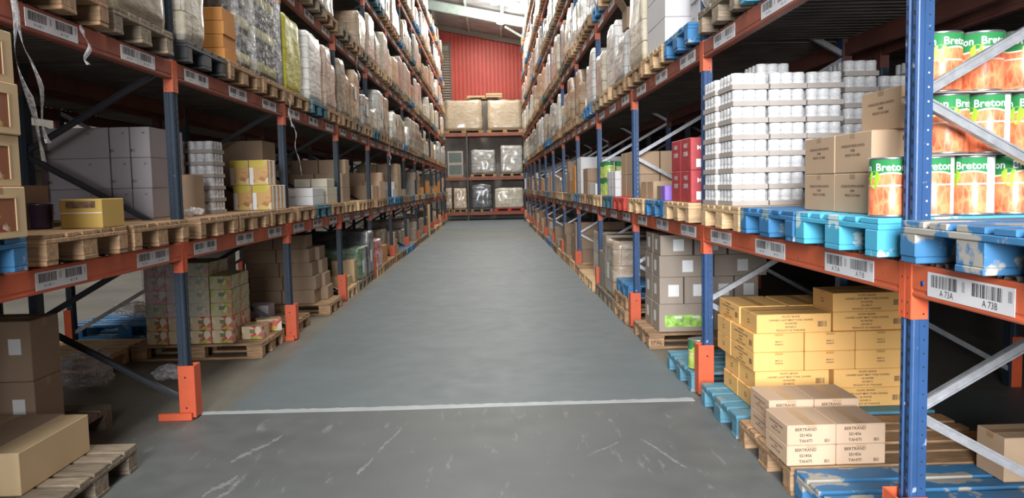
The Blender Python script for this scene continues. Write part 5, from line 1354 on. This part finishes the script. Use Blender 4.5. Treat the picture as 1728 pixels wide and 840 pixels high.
# middle level: a boxed fan unit and two wrapped loads
r = empty('crated_unit', (-1.66, YE + 0.45, e2)); 
mb = MB(); mb.cbox(-0.36, -0.35, 0, 0.36, -0.28, 0.08, 0.005); mb.build('skid', M_WOOD, r); mb = MB(); mb.cbox(-0.36, 0.28, 0, 0.36, 0.35, 0.08, 0.005); mb.build('skid', M_WOOD, r)
mb = MB(); mb.cbox(-0.36, -0.36, 0.081, 0.36, 0.36, 1.22, 0.01); bd = mb.build('body', M_TRAY, r)
for q in (0.14, 0.70): mb = MB(); mb.cbox(-0.29, -0.366, q, 0.29, -0.3605, q + 0.44, 0.003); mb.build('dark_panel', simple('dark_green_panel2', (0.10, 0.13, 0.11), 0.4), r)
tag(r, 'grey crated unit with two dark panels on the end rack\'s middle level', 'crate')
endload(-0.96, 0.22, e2, 1.1, 'grey', 'greyish sacks in film on the middle of the end rack', 'pallet under the greyish sacks on the end rack', seed=4)
endload(0.42, 1.49, e2, 1.3, 'grey', 'taller greyish sacks in film beside the right rack', 'pallet under the taller greyish sacks of the end rack', seed=5)
endload(-2.16, -1.98 + 0.14, e1, 1.0, 'tan', 'slim tan load at the left end of the end rack', 'pallet under the slim tan load', seed=8)
endload(-1.80, -1.16, e1, 1.0, 'tan', 'tan wrapped load with white papers, bottom of the end rack', 'pallet under the tan load with white papers', seed=6)
endload(-0.98, 0.02, e1, 1.15, 'dark', 'black film-wrapped load on the bottom level of the end rack', 'pallet under the black wrapped load', 'dark old wood', 7)
endload(0.10, 1.50, e1, 0.95, 'cream', 'wide cream wrapped load on the bottom level of the end rack', 'pallet under the wide cream load', 'red painted', 9)

# ------------------------------------------------------------------ more than 300 of a kind: the ones that show least become one object
def top_of(o):
    while o.parent: o = o.parent
    return o
def demote(kinds):
    import time; t0 = time.time()
    from mathutils.bvhtree import BVHTree
    bpy.context.view_layer.update(); hits = {}; o0 = Vector((0, 0, CAMZ)); V_ = []; F_ = []; own = []
    for ob in bpy.data.objects:
        if ob.type != 'MESH' or 'film' in ob.name or ob.name.startswith(('floor', 'wall', 'ceiling', 'rack_upright')): continue
        t = top_of(ob).name; mw = ob.matrix_world; n0 = len(V_)
        if 'brace' in ob.name or (ob.dimensions.x > 0.5 and ob.dimensions.z > 0.3 and ob.name.startswith('roof')): continue
        V_ += [mw @ Vector(k_) for k_ in ob.bound_box]
        for f in ((0, 1, 2, 3), (4, 7, 6, 5), (0, 4, 5, 1), (1, 5, 6, 2), (2, 6, 7, 3), (3, 7, 4, 0)): F_.append([n0 + q for q in f]); own.append(t)
    bv = BVHTree.FromPolygons(V_, F_)
    for py in range(1, 840, 3):
        for px in range(1, 1728, 3):
            d = (-cB * FPX + cR * (px - 864) - cU * (py - 420)).normalized()
            loc, nrm, idx, dist = bv.ray_cast(o0, d)
            if idx is not None: hits[own[idx]] = hits.get(own[idx], 0) + 1
    print('RAYT', time.time() - t0)
    allobj = [o for v in SEEN.values() for o in v]; kill = []
    for test, name, label, cat in kinds:
        g = [o for o in allobj if test(o)]
        vis = [o for o in g if hits.get(o.name, 0) > 0]
        print('KIND', name, len(g), 'visible', len(vis))
        if len(g) <= 298: continue
        g.sort(key=lambda o: (-hits.get(o.name, 0), o.location.y))
        rest = g[296:]
        mats = []; mb = MB()
        for o in rest:
            for q in [o] + list(o.children_recursive):
                if q.type != 'MESH' or (hits.get(o.name, 0) == 0 and o.location.y > 9.5): continue
                mw = q.matrix_world; base = len(mb.v); mb.v += [tuple(mw @ v.co) for v in q.data.vertices]
                for p in q.data.polygons:
                    m_ = q.data.materials[p.material_index]
                    if m_ not in mats: mats.append(m_)
                    mb.f.append([i + base for i in p.vertices]); mb.m.append(mats.index(m_)); mb.sm.append(p.use_smooth)
            kill += list(o.children_recursive) + [o]
        print('MERGE', time.time() - t0)
        if mb.v: tag(mb.build(name, mats), label, cat, None, 'stuff')
    ks = {o.as_pointer() for o in kill}
    for k_ in list(SEEN): SEEN[k_] = [o for o in SEEN[k_] if o.as_pointer() not in ks]
    bpy.data.batch_remove(kill); print('DONE', time.time() - t0)
def o_alive(o):
    try: o.name; return True
    except ReferenceError: return False
demote([(lambda o: o.name.startswith('pallet'), 'remaining_pallets', 'the smallest-looking pallets far down the aisle and hidden in the racks', 'pallets'),
        (lambda o: o.name.startswith('wrapped_'), 'remaining_wrapped_loads', 'the smallest-looking wrapped loads far down the aisle and hidden ones', 'wrapped loads'),
        (lambda o: o.name.startswith('carton'), 'remaining_cartons', 'the cartons hidden in stacks or too far down the aisle to tell apart', 'boxes')])

if DEBUG:
    for n_ in DEBUG:
        o = bpy.data.objects.get(n_)
        if o: print('NAME', n_, o.get('label'), tuple(round(q, 2) for q in o.location))
dup = {k: v for k, v in SEEN.items() if len(v) > 1}
print('DUPLICATE LABELS', len(dup), list(dup)[:10])
from collections import Counter
cc = Counter((o['category']) for v in SEEN.values() for o in v); print('COUNTS', cc.most_common(20), 'objects', len(bpy.data.objects))
